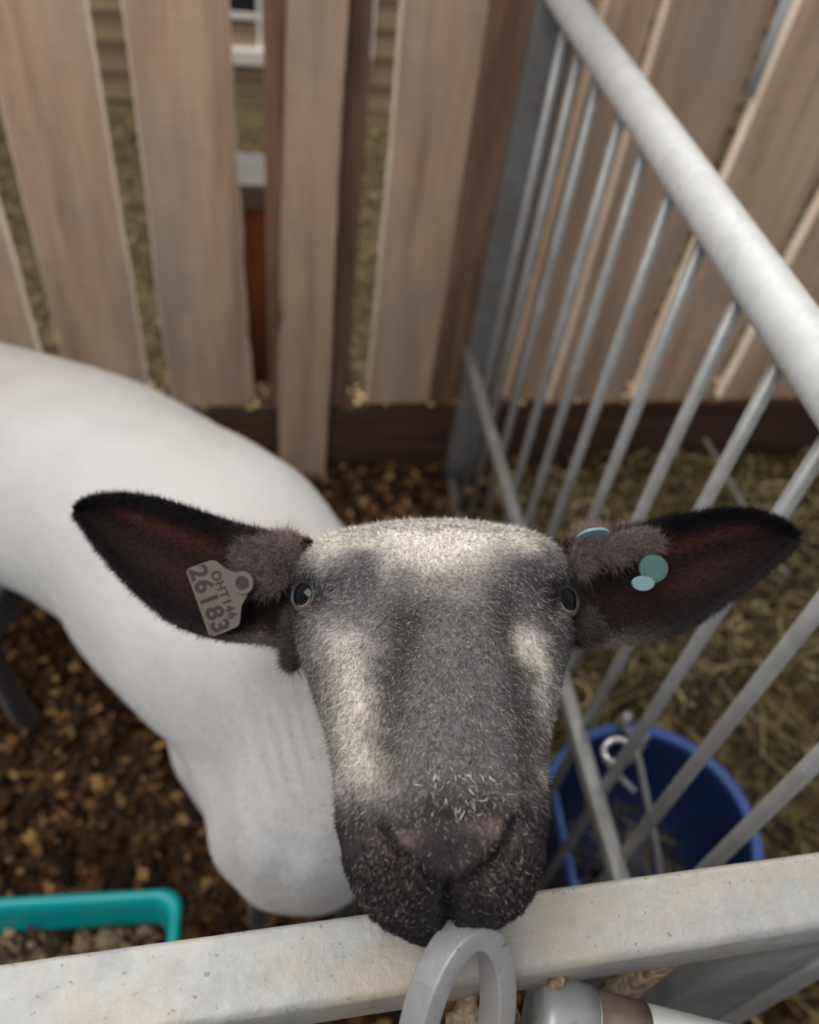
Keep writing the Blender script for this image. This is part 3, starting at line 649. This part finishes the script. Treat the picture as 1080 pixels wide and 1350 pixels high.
dg = bpy.context.evaluated_depsgraph_get(); ev = to.evaluated_get(dg); bme = ev.to_mesh()
nb = len(bme.vertices); BV = np.empty(nb * 3, np.float32); bme.vertices.foreach_get('co', BV); BV = BV.reshape(-1, 3).astype(float)
BNm = np.empty(nb * 3, np.float32); bme.vertices.foreach_get('normal', BNm); BNm = BNm.reshape(-1, 3).astype(float)
lt = np.empty(len(bme.polygons), np.int32); bme.polygons.foreach_get('loop_total', lt); li = np.empty(len(bme.loops), np.int32); bme.loops.foreach_get('vertex_index', li)
BF = li.reshape(-1, 4) if (lt == 4).all() else None
ev.to_mesh_clear(); bpy.data.objects.remove(to)
# skin folds at the throat and brisket, gentle hollows
def folds(Pw):
    q = chart(Pw); fx, fy = q[0], q[1]
    mk = np.exp(-((fx - 395) / 62) ** 2 - ((fy - 1000) / 95) ** 2); mk2 = np.exp(-((fx - 330) / 90) ** 2 - ((fy - 1120) / 70) ** 2)
    wv = np.sin((fx - .32 * (fy - 900)) / 3.6 + 1.6 * vnoise(Pw, 18, 41)); wv2 = np.sin((fx + .15 * fy) / 13 + 2 * vnoise(Pw, 9, 42))
    return .0011 * mk * wv + .0035 * mk2 * wv2
BV = BV + BNm * (folds(BV) + .0022 * vnoise(BV, 14, 43) + .0006 * vnoise(BV, 60, 44))[:, None]
wool = lin((212, 210, 209)); warm = lin((190, 183, 176)); blk = lin((34, 28, 27))
def bodycol(Pw):
    n = vnoise(Pw, 22, 51); C = wool * np.ones((len(Pw), 1)); k = (.5 + .5 * vnoise(Pw, 7, 52))[:, None] * .85; C = C * (1 - k) + warm * k; C = C * (1 + .05 * n)[:, None]
    q = chart(Pw)
    legk = sstep(.46, .41, Pw[:, 2] + .02 * n); fleg = sstep(.385, .33, Pw[:, 2] + .015 * n)
    isf = Pw[:, 0] > -.3; kk = np.where(isf, fleg, legk); C = C * (1 - kk[:, None]) + blk * kk[:, None]
    # dark hair starts right behind the jaw
    Lc = (Pw - CAM) @ R - Nc; s_ = Lc @ E2; h_ = Lc @ E3; hk = sstep(.05, .0, np.linalg.norm(Pw - np.array([.072, .30, 1.04]), axis=1) - .07)
    C = C * (1 - hk[:, None]) + lin((70, 62, 60)) * hk[:, None]
    return C
AV = np.concatenate([BV, HV]); AF = np.concatenate([BF, HF + len(BV)]); me = fast_mesh(AV, AF, 'sheep_body'); set_col(me, np.concatenate([bodycol(BV), Chd]))
mi = np.concatenate([np.zeros(len(BF), np.int32), np.ones(len(HF), np.int32)]); me.polygons.foreach_set('material_index', mi)
body = link('body', me, [M['wool'], M['skin']], sheep)

# ---- eyes
def uvs(c, r, sc=(1, 1, 1), nu=32, nv=20, axes=None):
    V, F = [], []
    for i in range(nv + 1):
        ph = math.pi * i / nv
        for k in range(nu):
            a = 2 * math.pi * k / nu; v = np.array([math.sin(ph) * math.cos(a) * sc[0], math.sin(ph) * math.sin(a) * sc[1], math.cos(ph) * sc[2]]) * r
            V.append(c + (v @ axes if axes is not None else v))
    for i in range(nv):
        for k in range(nu): F.append((i * nu + k, (i + 1) * nu + k, (i + 1) * nu + (k + 1) % nu, i * nu + (k + 1) % nu))
    return np.array(V), np.array(F)
M['eye'] = vcol_mat('eyeball', .04, .25); M['lid'] = vcol_mat('eyelid', .45, .5)
flat = PW.reshape(-1, 3); qxf, qyf, qzf = chart(flat)
ff = facing.reshape(-1)
EYEW = []
for i, (ex_, ey_) in enumerate(EYES):
    dd = np.hypot(qxf - ex_, qyf - ey_) + (qzf > .52) * 1e3 + (ff < -.2) * 1e3; j = dd.argmin(); pc = flat[j]
    lat = -1 if i == 0 else 1
    fd = lat * .50 * E1 + .62 * E3 - .42 * E2; fd = R @ fd; fd /= np.linalg.norm(fd)
    tocam = CAM - pc; tocam /= np.linalg.norm(tocam)
    c = pc - fd * .0055 + tocam * .002; up = R @ (E2 + .0 * E3); up -= fd * (up @ fd); up /= np.linalg.norm(up); sx = np.cross(up, fd); axes = np.stack([sx, up, fd])
    V, F = uvs(c, .0110, axes=axes, nu=48, nv=32); rel = (V - c) @ axes.T / .0110
    iris = np.hypot(rel[:, 0], rel[:, 1] - .25); C = np.ones((len(V), 3)) * lin((190, 168, 150))
    k = sstep(.86, .80, iris)[:, None]; C = C * (1 - k) + lin((7, 8, 10)) * k
    pu = (np.abs(rel[:, 1] - .14) < .22) & (np.abs(rel[:, 0]) < .55); C[pu] = lin((10, 12, 18))
    me = fast_mesh(V, F, 'eyeball'); set_col(me, C); eo = link('eyeball', me, M['eye'], sheep)
    # lid: almond ring lying on the eyeball
    path = []
    for a in np.linspace(0, 2 * math.pi, 40):
        x, y = .0080 * math.cos(a), .0082 * math.sin(a) * (1.0 if math.sin(a) > 0 else .95)
        zz = math.sqrt(max(.0112 ** 2 - x * x - y * y, 1e-6)); path.append(c + sx * x + up * (y - .0008) + fd * zz * 1.0)
    V, F = tube_vf(path, .0017, 10, False); me = mesh_from(V, F, 'eyelid'); V = np.array([tuple(v) for v in V]); rel = (V - c) @ axes.T
    C = np.where((rel[:, 1:2] < -.005), lin((70, 52, 50)), lin((30, 25, 26))) * np.ones((1, 3)); set_col(me, C); link('eyelid', me, M['lid'], sheep)
    # lashes
    Vl, Fl = [], []
    for a in np.linspace(.25, math.pi - .25, 26):
        x, y = .0084 * math.cos(a), .0076 * math.sin(a); zz = math.sqrt(max(.0118 ** 2 - x * x - y * y, 1e-6)); p = c + sx * x + up * y + fd * zz
        tip = p + fd * .006 + up * .004 * math.sin(a) + sx * .002 * math.cos(a) + rng.normal(0, .0007, 3); w_ = sx * .00018; bI = len(Vl); Vl += [p - w_, p + w_, tip]; Fl.append((bI, bI + 1, bI + 2))
    me = fast_mesh(Vl, Fl, 'lashes'); set_col(me, np.ones((len(Vl), 3)) * lin((50, 44, 42))); link('eyelashes', me, M['hair'], sheep, tag={'kind': 'stuff'})
    EYEW.append(c)

# ---- fur made of small curved blades
def blades(name, mat, P0, Nn, Dr, length, width, col, parent, curl=.3, seg=2, jitter=.25, softn=True, tipk=1.15, rootk=.7):
    n = len(P0); Dr = Dr / (np.linalg.norm(Dr, axis=1, keepdims=True) + 1e-9)
    side = np.cross(Dr, (CAM - P0)); side /= (np.linalg.norm(side, axis=1, keepdims=True) + 1e-9)
    rs = rng.normal(0, 1, (n, 3)); side = side + .5 * rs; side -= Dr * (side * Dr).sum(1, keepdims=True); side /= (np.linalg.norm(side, axis=1, keepdims=True) + 1e-9)
    cv = rng.normal(0, curl, (n, 1)) * side - Nn * np.abs(rng.normal(0, curl * .5, (n, 1)))
    pts = []
    for i in range(seg + 1):
        t = i / seg; pts.append(P0 + Dr * (length[:, None] * t) + cv * (length[:, None] * t * t))
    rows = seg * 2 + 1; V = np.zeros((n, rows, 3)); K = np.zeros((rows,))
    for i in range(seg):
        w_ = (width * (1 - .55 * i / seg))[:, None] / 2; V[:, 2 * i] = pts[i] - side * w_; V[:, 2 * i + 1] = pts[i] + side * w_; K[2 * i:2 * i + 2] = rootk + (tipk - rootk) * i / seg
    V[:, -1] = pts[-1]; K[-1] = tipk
    b0 = (np.arange(n) * rows)[:, None]; F = []
    for i in range(seg - 1):
        F.append(b0 + np.array([2 * i, 2 * i + 1, 2 * i + 3])); F.append(b0 + np.array([2 * i, 2 * i + 3, 2 * i + 2]))
    F.append(b0 + np.array([2 * seg - 2, 2 * seg - 1, 2 * seg])); F = np.concatenate(F, 0)
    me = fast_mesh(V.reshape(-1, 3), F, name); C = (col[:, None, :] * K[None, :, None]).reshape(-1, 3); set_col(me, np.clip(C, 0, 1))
    o = link(name, me, mat, parent, True, {'kind': 'stuff'})
    if softn:
        nn = Nn + .55 * Dr * 0 + .35 * rng.normal(0, 1, (n, 3)); nn /= np.linalg.norm(nn, axis=1, keepdims=True)
        me.normals_split_custom_set_from_vertices(np.repeat(nn, rows, 0).tolist())
    return o
def sample(V, F, Nv, n, wfn=None):
    T = np.concatenate([F[:, [0, 1, 2]], F[:, [0, 2, 3]]], 0) if F.shape[1] == 4 else F
    A = V[T[:, 0]]; B = V[T[:, 1]]; C = V[T[:, 2]]; ar = np.linalg.norm(np.cross(B - A, C - A), axis=1); cen = (A + B + C) / 3
    if wfn is not None: ar = ar * wfn(cen, Nv[T[:, 0]])
    cs = np.cumsum(ar); k = np.searchsorted(cs, rng.uniform(0, cs[-1], n)).clip(0, len(T) - 1)
    u, v = rng.uniform(0, 1, (2, n)); f = u + v > 1; u[f] = 1 - u[f]; v[f] = 1 - v[f]
    P = A[k] + (B[k] - A[k]) * u[:, None] + (C[k] - A[k]) * v[:, None]; Nn = Nv[T[k, 0]]; return P, Nn
HN = NW.reshape(-1, 3)
def hw(cen, nn):
    v = CAM - cen; v /= np.linalg.norm(v, axis=1, keepdims=True); f = (nn * v).sum(1); k = sstep(-.45, -.1, f)
    for e in EYEW: k = k * (np.linalg.norm(cen - e, axis=1) > .0128)
    return k
P0, N0 = sample(HV, HF, HN, 120000, hw)
qx0, qy0, _ = chart(P0); s2 = R @ (-E2); x1 = R @ E1
out = ((qx0 - 588) / 150)[:, None] * x1; tang = s2 + out * .5 + rng.normal(0, .38, (len(P0), 3))
tang -= N0 * (tang * N0).sum(1, keepdims=True); tang /= np.linalg.norm(tang, axis=1, keepdims=True)
mzl = sstep(1060, 1120, qy0); ln = (.0046 - .0020 * mzl) * rng.uniform(.5, 1.2, len(P0)) + .0012 * sstep(820, 760, qy0) * rng.uniform(0, 1, len(P0))
wd = .00036 * rng.uniform(.6, 1.2, len(P0))
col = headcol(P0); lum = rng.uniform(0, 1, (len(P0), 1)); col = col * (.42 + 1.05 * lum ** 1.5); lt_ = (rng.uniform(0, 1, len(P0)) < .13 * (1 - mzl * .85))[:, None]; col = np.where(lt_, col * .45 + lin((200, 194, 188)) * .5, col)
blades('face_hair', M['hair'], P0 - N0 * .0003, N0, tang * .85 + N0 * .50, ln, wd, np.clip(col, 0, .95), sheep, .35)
lw = np.exp(-((qx0 - 515) / 40) ** 2 - ((qy0 - 1160) / 50) ** 2) + np.exp(-((qx0 - 668) / 38) ** 2 - ((qy0 - 1155) / 50) ** 2)
k = np.nonzero(rng.uniform(0, 1, len(P0)) < lw * .42)[0]; cc = lin((138, 124, 118)) * rng.uniform(.25, 1.3, (len(k), 1)) ** 1.3
crl = np.stack([-(qy0[k] - 1110), (qx0[k] - 590) * 1.0], 1); crl /= np.linalg.norm(crl, axis=1, keepdims=True); crl = crl[:, 0:1] * x1 + crl[:, 1:2] * s2 * -1
blades('lip_hair', M['hair'], P0[k], N0[k], crl * np.sign(rng.normal(0, 1, (len(k), 1))) + N0[k] * .3 + rng.normal(0, .25, (len(k), 3)), rng.uniform(.0015, .0032, len(k)), np.full(len(k), .00042), cc, sheep, .6, 2)
# long pale whiskery hairs on the bridge
k = rng.integers(0, len(P0), 400000); k = k[(np.abs(qx0[k] - 600) < 45) & (np.abs(qy0[k] - 1040) < 32)][:34]
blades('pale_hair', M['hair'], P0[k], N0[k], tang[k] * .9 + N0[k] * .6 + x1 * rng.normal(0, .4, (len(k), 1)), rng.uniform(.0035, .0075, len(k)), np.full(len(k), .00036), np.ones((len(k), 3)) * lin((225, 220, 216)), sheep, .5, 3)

# ---- ears
def cubic(pts, n):
    pts = np.array(pts, float); d = np.concatenate([[0], np.cumsum(np.linalg.norm(np.diff(pts, axis=0), axis=1))]); t = np.linspace(0, d[-1], n)
    o = np.stack([np.interp(t, d, pts[:, i]) for i in range(pts.shape[1])], 1)
    for _ in range(3): o[1:-1] = (o[:-2] + 2 * o[1:-1] + o[2:]) / 4
    return o
EU = {0: [(412, 712), (372, 705), (330, 697), (290, 685), (250, 671), (210, 659), (175, 654), (140, 655), (115, 661), (101, 676)],
      1: [(742, 712), (785, 702), (820, 697), (850, 690), (880, 684), (920, 677), (955, 672), (990, 675), (1025, 687), (1050, 709)]}
EL = {0: [(418, 880), (390, 862), (352, 848), (310, 846), (270, 838), (230, 822), (195, 794), (160, 758), (128, 716), (101, 676)],
      1: [(748, 850), (775, 852), (810, 850), (850, 845), (890, 834), (930, 812), (970, 784), (1005, 755), (1035, 728), (1050, 709)]}
EARW = {}
for i in (0, 1):
    U = cubic(EU[i], 60); Lw = cubic(EL[i], 60); nv = 34; side = -1 if i == 0 else 1
    tt = np.linspace(0, 1, 60)[:, None]; vv = np.linspace(0, 1, nv)[None, :]
    px = U[:, 0:1] * (1 - vv) + Lw[:, 0:1] * vv; py = U[:, 1:2] * (1 - vv) + Lw[:, 1:2] * vv
    # the cup is deepest along its middle; the rims curl forward, the tip leans slightly away
    width = np.hypot(U[:, 0] - Lw[:, 0], U[:, 1] - Lw[:, 1])[:, None] * .495 / FPX
    cup = np.sin(np.pi * vv) ** .8 * width * .36; dep = .487 + .012 * tt - .010 * np.sin(np.pi * tt) + cup + .010 * (1 - tt) * (.5 - vv)
    Pc = np.stack([(px - 540) / FPX * dep, (py - 675) / FPX * dep, dep], 2); W = cam2world(Pc)
    ds = np.gradient(W, axis=0); dv = np.gradient(W, axis=1); nn = np.cross(ds, dv); nn /= (np.linalg.norm(nn, axis=2, keepdims=True) + 1e-12)
    tc = CAM - W; sg = np.sign((nn * tc).sum(2).mean()); nn = nn * sg
    thk = .0030 + .004 * (1 - tt); back = W - nn * (thk * np.sin(np.pi * np.clip(vv, .0, 1)) ** .5 + .0006)[..., None]
    V = np.concatenate([W.reshape(-1, 3), back.reshape(-1, 3)]); n_ = 60 * nv; id_ = np.arange(n_).reshape(60, nv)
    q1 = np.stack([id_[:-1, :-1].ravel(), id_[:-1, 1:].ravel(), id_[1:, 1:].ravel(), id_[1:, :-1].ravel()], 1); q2 = q1[:, ::-1] + n_
    rim = []
    loop = list(id_[0, :]) + list(id_[1:, -1]) + list(id_[-1, :-1][::-1]) + list(id_[1:-1, 0][::-1])
    for a_, b2 in zip(loop, loop[1:] + loop[:1]): rim.append((a_, a_ + n_, b2 + n_, b2))
    F = np.concatenate([q1, q2, np.array(rim)], 0)
    def earcol(tt, vv, i=i):
        C = np.ones(np.broadcast(tt, vv).shape + (3,)) * lin((40, 30, 30)); bl = lambda C, w_, c: C * (1 - w_[..., None]) + c * w_[..., None]
        inner = np.exp(-((vv - .5) / .30) ** 2) * sstep(.95, .75, tt); C = bl(C, .55 * inner, lin((58, 42, 38)))
        red = np.exp(-((vv - .26) / .075) ** 2) * sstep(.28, .42, tt) * sstep(.86, .72, tt); C = bl(C, .80 * red, lin((104, 58, 52)))
        red2 = np.exp(-((vv - .58) / .10) ** 2) * sstep(.15, .35, tt) * sstep(.75, .5, tt); C = bl(C, .40 * red2, lin((78, 48, 44)))
        rimk = np.clip(sstep(.16, .02, vv) + sstep(.80, .97, vv) + sstep(.9, .97, tt), 0, 1); C = bl(C, rimk * .9, lin((34, 31, 33)))
        base = sstep(.34, .12, tt + .35 * vv); C = bl(C, base * .8, lin((112, 100, 94))); return C * .66
    Cf = earcol(tt + 0 * vv, vv + 0 * tt); Cb = np.ones_like(Cf) * lin((48, 44, 45)); Cb = Cb * (1 - sstep(.4, .1, tt)[..., None] * .6) + lin((120, 106, 98)) * sstep(.4, .1, tt)[..., None] * .6
    me = fast_mesh(V, F, 'ear'); set_col(me, np.concatenate([Cf.reshape(-1, 3), Cb.reshape(-1, 3)]))
    ear = link('ear', me, M['hairsoft'], sheep)
    EARW[i] = (ear, W, nn, tt, vv)
    # rim fuzz
    n = 26000; ti = rng.uniform(0, 1, n) ** .9; which = rng.uniform(0, 1, n) < .5; edge = np.abs(rng.normal(0, .07, n)).clip(0, .3); vi = np.where(which, edge, 1 - edge)
    a0 = (ti * 58.999).astype(int); b0 = (vi * (nv - 1.001)).astype(int); fa = (ti * 58.999 - a0)[:, None]; fb = (vi * (nv - 1.001) - b0)[:, None]
    Pp = (W[a0, b0] * (1 - fa) + W[a0 + 1, b0] * fa) * (1 - fb) + (W[a0, b0 + 1] * (1 - fa) + W[a0 + 1, b0 + 1] * fa) * fb; Nn = nn[a0, b0]
    outd = np.where(which[:, None], W[a0, 0] - W[a0, nv // 2], W[a0, -1] - W[a0, nv // 2]); outd /= (np.linalg.norm(outd, axis=1, keepdims=True) + 1e-9)
    tip = W[-1, nv // 2] - W[0, nv // 2]; tip /= np.linalg.norm(tip)
    Dr = outd * .8 + tip * .75 + Nn * rng.uniform(-.1, .6, (n, 1)) + rng.normal(0, .25, (n, 3))
    lnn = rng.uniform(.002, .0062, n) * np.where(edge < .08, 1, .7); 
    cc = np.ones((n, 3)) * lin((40, 37, 39)) * rng.uniform(.5, 1.5, (n, 1)); gk = sstep(.45, .1, ti)[:, None]; cc = cc * (1 - gk) + lin((116, 104, 98)) * rng.uniform(.5, 1.3, (n, 1)) * gk
    blades('ear_fuzz', M['hairsoft'], Pp, Nn, Dr, lnn, np.full(n, .00024), cc, ear, .35)
    # short inner hair
    n = 14000; ti = rng.uniform(0, .98, n); vi = rng.uniform(.02, .98, n); a0 = (ti * 58.999).astype(int); b0 = (vi * (nv - 1.001)).astype(int)
    Pp = W[a0, b0] + (W[a0 + 1, b0 + 1] - W[a0, b0]) * rng.uniform(0, 1, (n, 1)); Nn = nn[a0, b0]; C = earcol(ti, vi) * rng.uniform(.5, 1.35, (n, 1))
    blades('inner_hair', M['hairsoft'], Pp, Nn, tip * .9 + Nn * .35 + rng.normal(0, .3, (n, 3)), rng.uniform(.002, .0045, n), np.full(n, .00028), C, ear, .3)

# curly wool tufts between ear and brow
def tuft(name, pts, n, colr, lmin, lmax, spread, dirw):
    P_ = []; pts = np.array(pts, float)
    k = rng.integers(0, len(pts), n); b_ = pts[k] + rng.normal(0, spread, (n, 2)); d = pts[k, 2] if pts.shape[1] > 2 else .482
    return k, b_
for i, (reg, cnt) in enumerate((([(338, 735, 30, 26, .478), (372, 725, 26, 22, .476), (392, 832, 14, 28, .470), (350, 760, 34, 26, .478), (388, 868, 10, 16, .474), (384, 716, 12, 10, .476)], 13000),
                                ([(800, 728, 34, 20, .478), (840, 718, 30, 16, .480), (765, 735, 14, 24, .476), (770, 830, 18, 24, .474), (775, 705, 22, 7, .480), (835, 704, 26, 7, .484)], 12000))):
    kk = rng.integers(0, len(reg), cnt); rg = np.array(reg, float)[kk]; r2 = np.sqrt(rng.uniform(0, 1, cnt)); an = rng.uniform(0, 2 * np.pi, cnt)
    px = rg[:, 0] + rg[:, 2] * r2 * np.cos(an); py = rg[:, 1] + rg[:, 3] * r2 * np.sin(an); d = rg[:, 4] + .004 * r2 + rng.uniform(0, .006, cnt)
    Pc = np.stack([(px - 540) / FPX * d, (py - 675) / FPX * d, d], 1); Pw = cam2world(Pc); tc = CAM - Pw; tc /= np.linalg.norm(tc, axis=1, keepdims=True)
    out2 = R @ np.array([(-1 if i == 0 else 1), -.2, -.15]); Dr = out2 + tc * .5 + rng.normal(0, .75, (cnt, 3))
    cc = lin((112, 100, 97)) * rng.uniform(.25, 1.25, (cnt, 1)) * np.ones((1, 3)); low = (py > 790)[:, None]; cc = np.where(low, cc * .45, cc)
    topw = ((kk >= 4) & (py < 730) & (rng.uniform(0, 1, cnt) < .6))[:, None]; cc = np.where(topw, lin((150, 128, 118)) * rng.uniform(.5, 1.1, (cnt, 1)), cc)
    blades('wool_tuft', M['hairsoft'], Pw, tc, Dr, rng.uniform(.004, .009, cnt), np.full(cnt, .0003), cc, sheep, .9, 3)

# short fuzz of the shorn fleece
bvis = lambda cen, nn: (lambda v: sstep(-.4, -.05, (nn * v / np.linalg.norm(v, axis=1, keepdims=True)).sum(1)) * (cen[:, 0] > -.7) * (cen[:, 2] > .3))(CAM - cen)
P1, N1 = sample(BV, BF, BNm, 90000, bvis); tg = rng.normal(0, .6, (len(P1), 3)) + np.array([-.4, .3, -.6]); tg -= N1 * (tg * N1).sum(1, keepdims=True)
cc = bodycol(P1) * rng.uniform(.85, 1.05, (len(P1), 1))
blades('fleece', M['hairsoft'], P1 - N1 * .0003, N1, tg * .7 + N1 * .55, rng.uniform(.0015, .0036, len(P1)), np.full(len(P1), .0004), np.clip(cc, 0, .95), sheep, .3, tipk=1.0, rootk=.9)

# ---- ear tags (sub-parts of the ears)
def tagframe(px, py, d, dirx, diry, tilt=0):
    c = cpt(px, py, d); ex_ = R @ np.array([dirx[0], dirx[1], dirx[2] if len(dirx) > 2 else 0]); ex_ /= np.linalg.norm(ex_)
    ey_ = R @ np.array([diry[0], diry[1], diry[2] if len(diry) > 2 else 0]); ey_ -= ex_ * (ex_ @ ey_); ey_ /= np.linalg.norm(ey_); ez = np.cross(ex_, ey_); return c, ex_, ey_, ez
def prism(pts, z0, z1, fr_):
    c, a, b2, e = fr_; n = len(pts); V = [c + a * x + b2 * y + e * z0 for x, y in pts] + [c + a * x + b2 * y + e * z1 for x, y in pts]
    F = [tuple(range(n))[::-1], tuple(range(n, 2 * n))] + [(k, (k + 1) % n, n + (k + 1) % n, n + k) for k in range(n)]; return V, F
def text_vf(txt, size, cx, cy, fr_, z):
    cu = bpy.data.curves.new('t', 'FONT'); cu.body = txt; cu.size = size; cu.align_x = 'CENTER'; cu.align_y = 'CENTER'; cu.extrude = .00015; cu.offset = size * .03; cu.space_character = 1.12
    o = bpy.data.objects.new('t', cu); COL.objects.link(o); dg = bpy.context.evaluated_depsgraph_get(); m_ = o.evaluated_get(dg).to_mesh()
    c, a, b2, e = fr_; V = [c + a * (v.co.x + cx) + b2 * (v.co.y + cy) + e * (z + v.co.z) for v in m_.vertices]; F = [tuple(p.vertices) for p in m_.polygons]
    o.evaluated_get(dg).to_mesh_clear(); bpy.data.objects.remove(o); return V, F
DT = .478; pxm = DT / FPX
fr0 = tagframe(284, 790, DT, (.36, .93, .05), (.93, -.36, -.12))     # x = reading direction (down), y = top of the letters (towards the head)
if fr0[3] @ (CAM - fr0[0]) < 0: fr0 = (fr0[0], fr0[1], fr0[2], -fr0[3])
def tp(l):                                                       # outline given as offsets in pixels of reading/upward axes -> metres
    return [(x * pxm, y * pxm) for x, y in l]
def rounded(pts, r, n=4):
    out = []; m_ = len(pts)
    for i in range(m_):
        p = np.array(pts[i], float); a_ = np.array(pts[i - 1], float) - p; b2 = np.array(pts[(i + 1) % m_], float) - p; la, lb = np.linalg.norm(a_), np.linalg.norm(b2); rr_ = min(r, la * .45, lb * .45); A_ = p + a_ / la * rr_; B_ = p + b2 / lb * rr_
        for k in range(n + 1): t = k / n; out.append(tuple((1 - t) ** 2 * A_ + 2 * t * (1 - t) * p + t * t * B_))
    return out
outl = rounded([(-51, -22), (46, -26), (44, 18), (20, 30), (8, 46), (-16, 48), (-30, 30), (-50, 18)], 7)
parts = [prism(tp(outl), -.0008, .0008, fr0)]
inn = rounded([(-47, -22), (42, -25), (42, -22), (-47, -19)], 2)
parts.append(prism(tp(inn), .0008, .0012, fr0))
dc = [(-8 + 15 * math.cos(a), 44 + 15 * math.sin(a)) for a in np.linspace(0, 2 * math.pi, 28, endpoint=False)]; parts.append(prism(tp(dc), .0008, .0024, fr0))
nb_f = sum(len(p[1]) for p in parts)
ink = [text_vf('26183', 24.5 * pxm / .72 * 1.0, -3 * pxm, -8 * pxm, fr0, .0009), text_vf('OHT146', 12.2 * pxm / .72, -2 * pxm, 13.5 * pxm, fr0, .0009)]
dc2 = [(-8 + 9 * math.cos(a), 44 + 9 * math.sin(a)) for a in np.linspace(0, 2 * math.pi, 24, endpoint=False)]; ink.append(prism(tp(dc2), .0024, .0028, fr0))
V, F = merge(parts + ink); me = mesh_from(V, F, 'ear_tag'); me.polygons.foreach_set('material_index', [0 if k < nb_f else 1 for k in range(len(me.polygons))])
link('ear_tag', me, [M['tag'], M['tagink']], EARW[0][0], False, {'label': 'grey-brown numbered plastic ear tag'})
fr1 = tagframe(856, 752, .476, (1, 0, .1), (0, -1, -.1))
if fr1[3] @ (CAM - fr1[0]) < 0: fr1 = (fr1[0], fr1[1], fr1[2], -fr1[3])
pxm = .476 / FPX
big = [(6 + 19 * math.cos(a), 2 + 19 * math.sin(a) * .95) for a in np.linspace(0, 2 * math.pi, 32, endpoint=False)]; rimb = [(6 + 14 * math.cos(a), 2 + 14 * math.sin(a)) for a in np.linspace(0, 2 * math.pi, 32, endpoint=False)]
sm = [(-10 + 15 * math.cos(a), -16 + 9.5 * math.sin(a)) for a in np.linspace(0, 2 * math.pi, 28, endpoint=False)]
V, F = merge([prism(tp(big), -.002, .0008, fr1), prism(tp(rimb), .0008, .0014, fr1)]); na = len(F); V, F = merge([(V, F), prism(tp(sm), .0014, .0034, fr1)])
me = mesh_from(V, F, 'button_tag'); me.polygons.foreach_set('material_index', [0 if k < na else 1 for k in range(len(me.polygons))])
link('button_tag', me, [M['taggreen'], M['tagpale']], EARW[1][0], False, {'label': 'round pale green button tag'})
fr2 = tagframe(782, 707, .482, (1, -.12, .0), (.1, .5, .85)); pxm = .482 / FPX
el = [(22 * math.cos(a), 20 * math.sin(a)) for a in np.linspace(0, 2 * math.pi, 28, endpoint=False)]
V, F = prism(tp(el), -.0008, .0008, fr2); link('tag_back', mesh_from(V, F, 'tag_back'), M['tagpale'], EARW[1][0], False, {'label': 'pale blue-green rear disc of the button tag'})
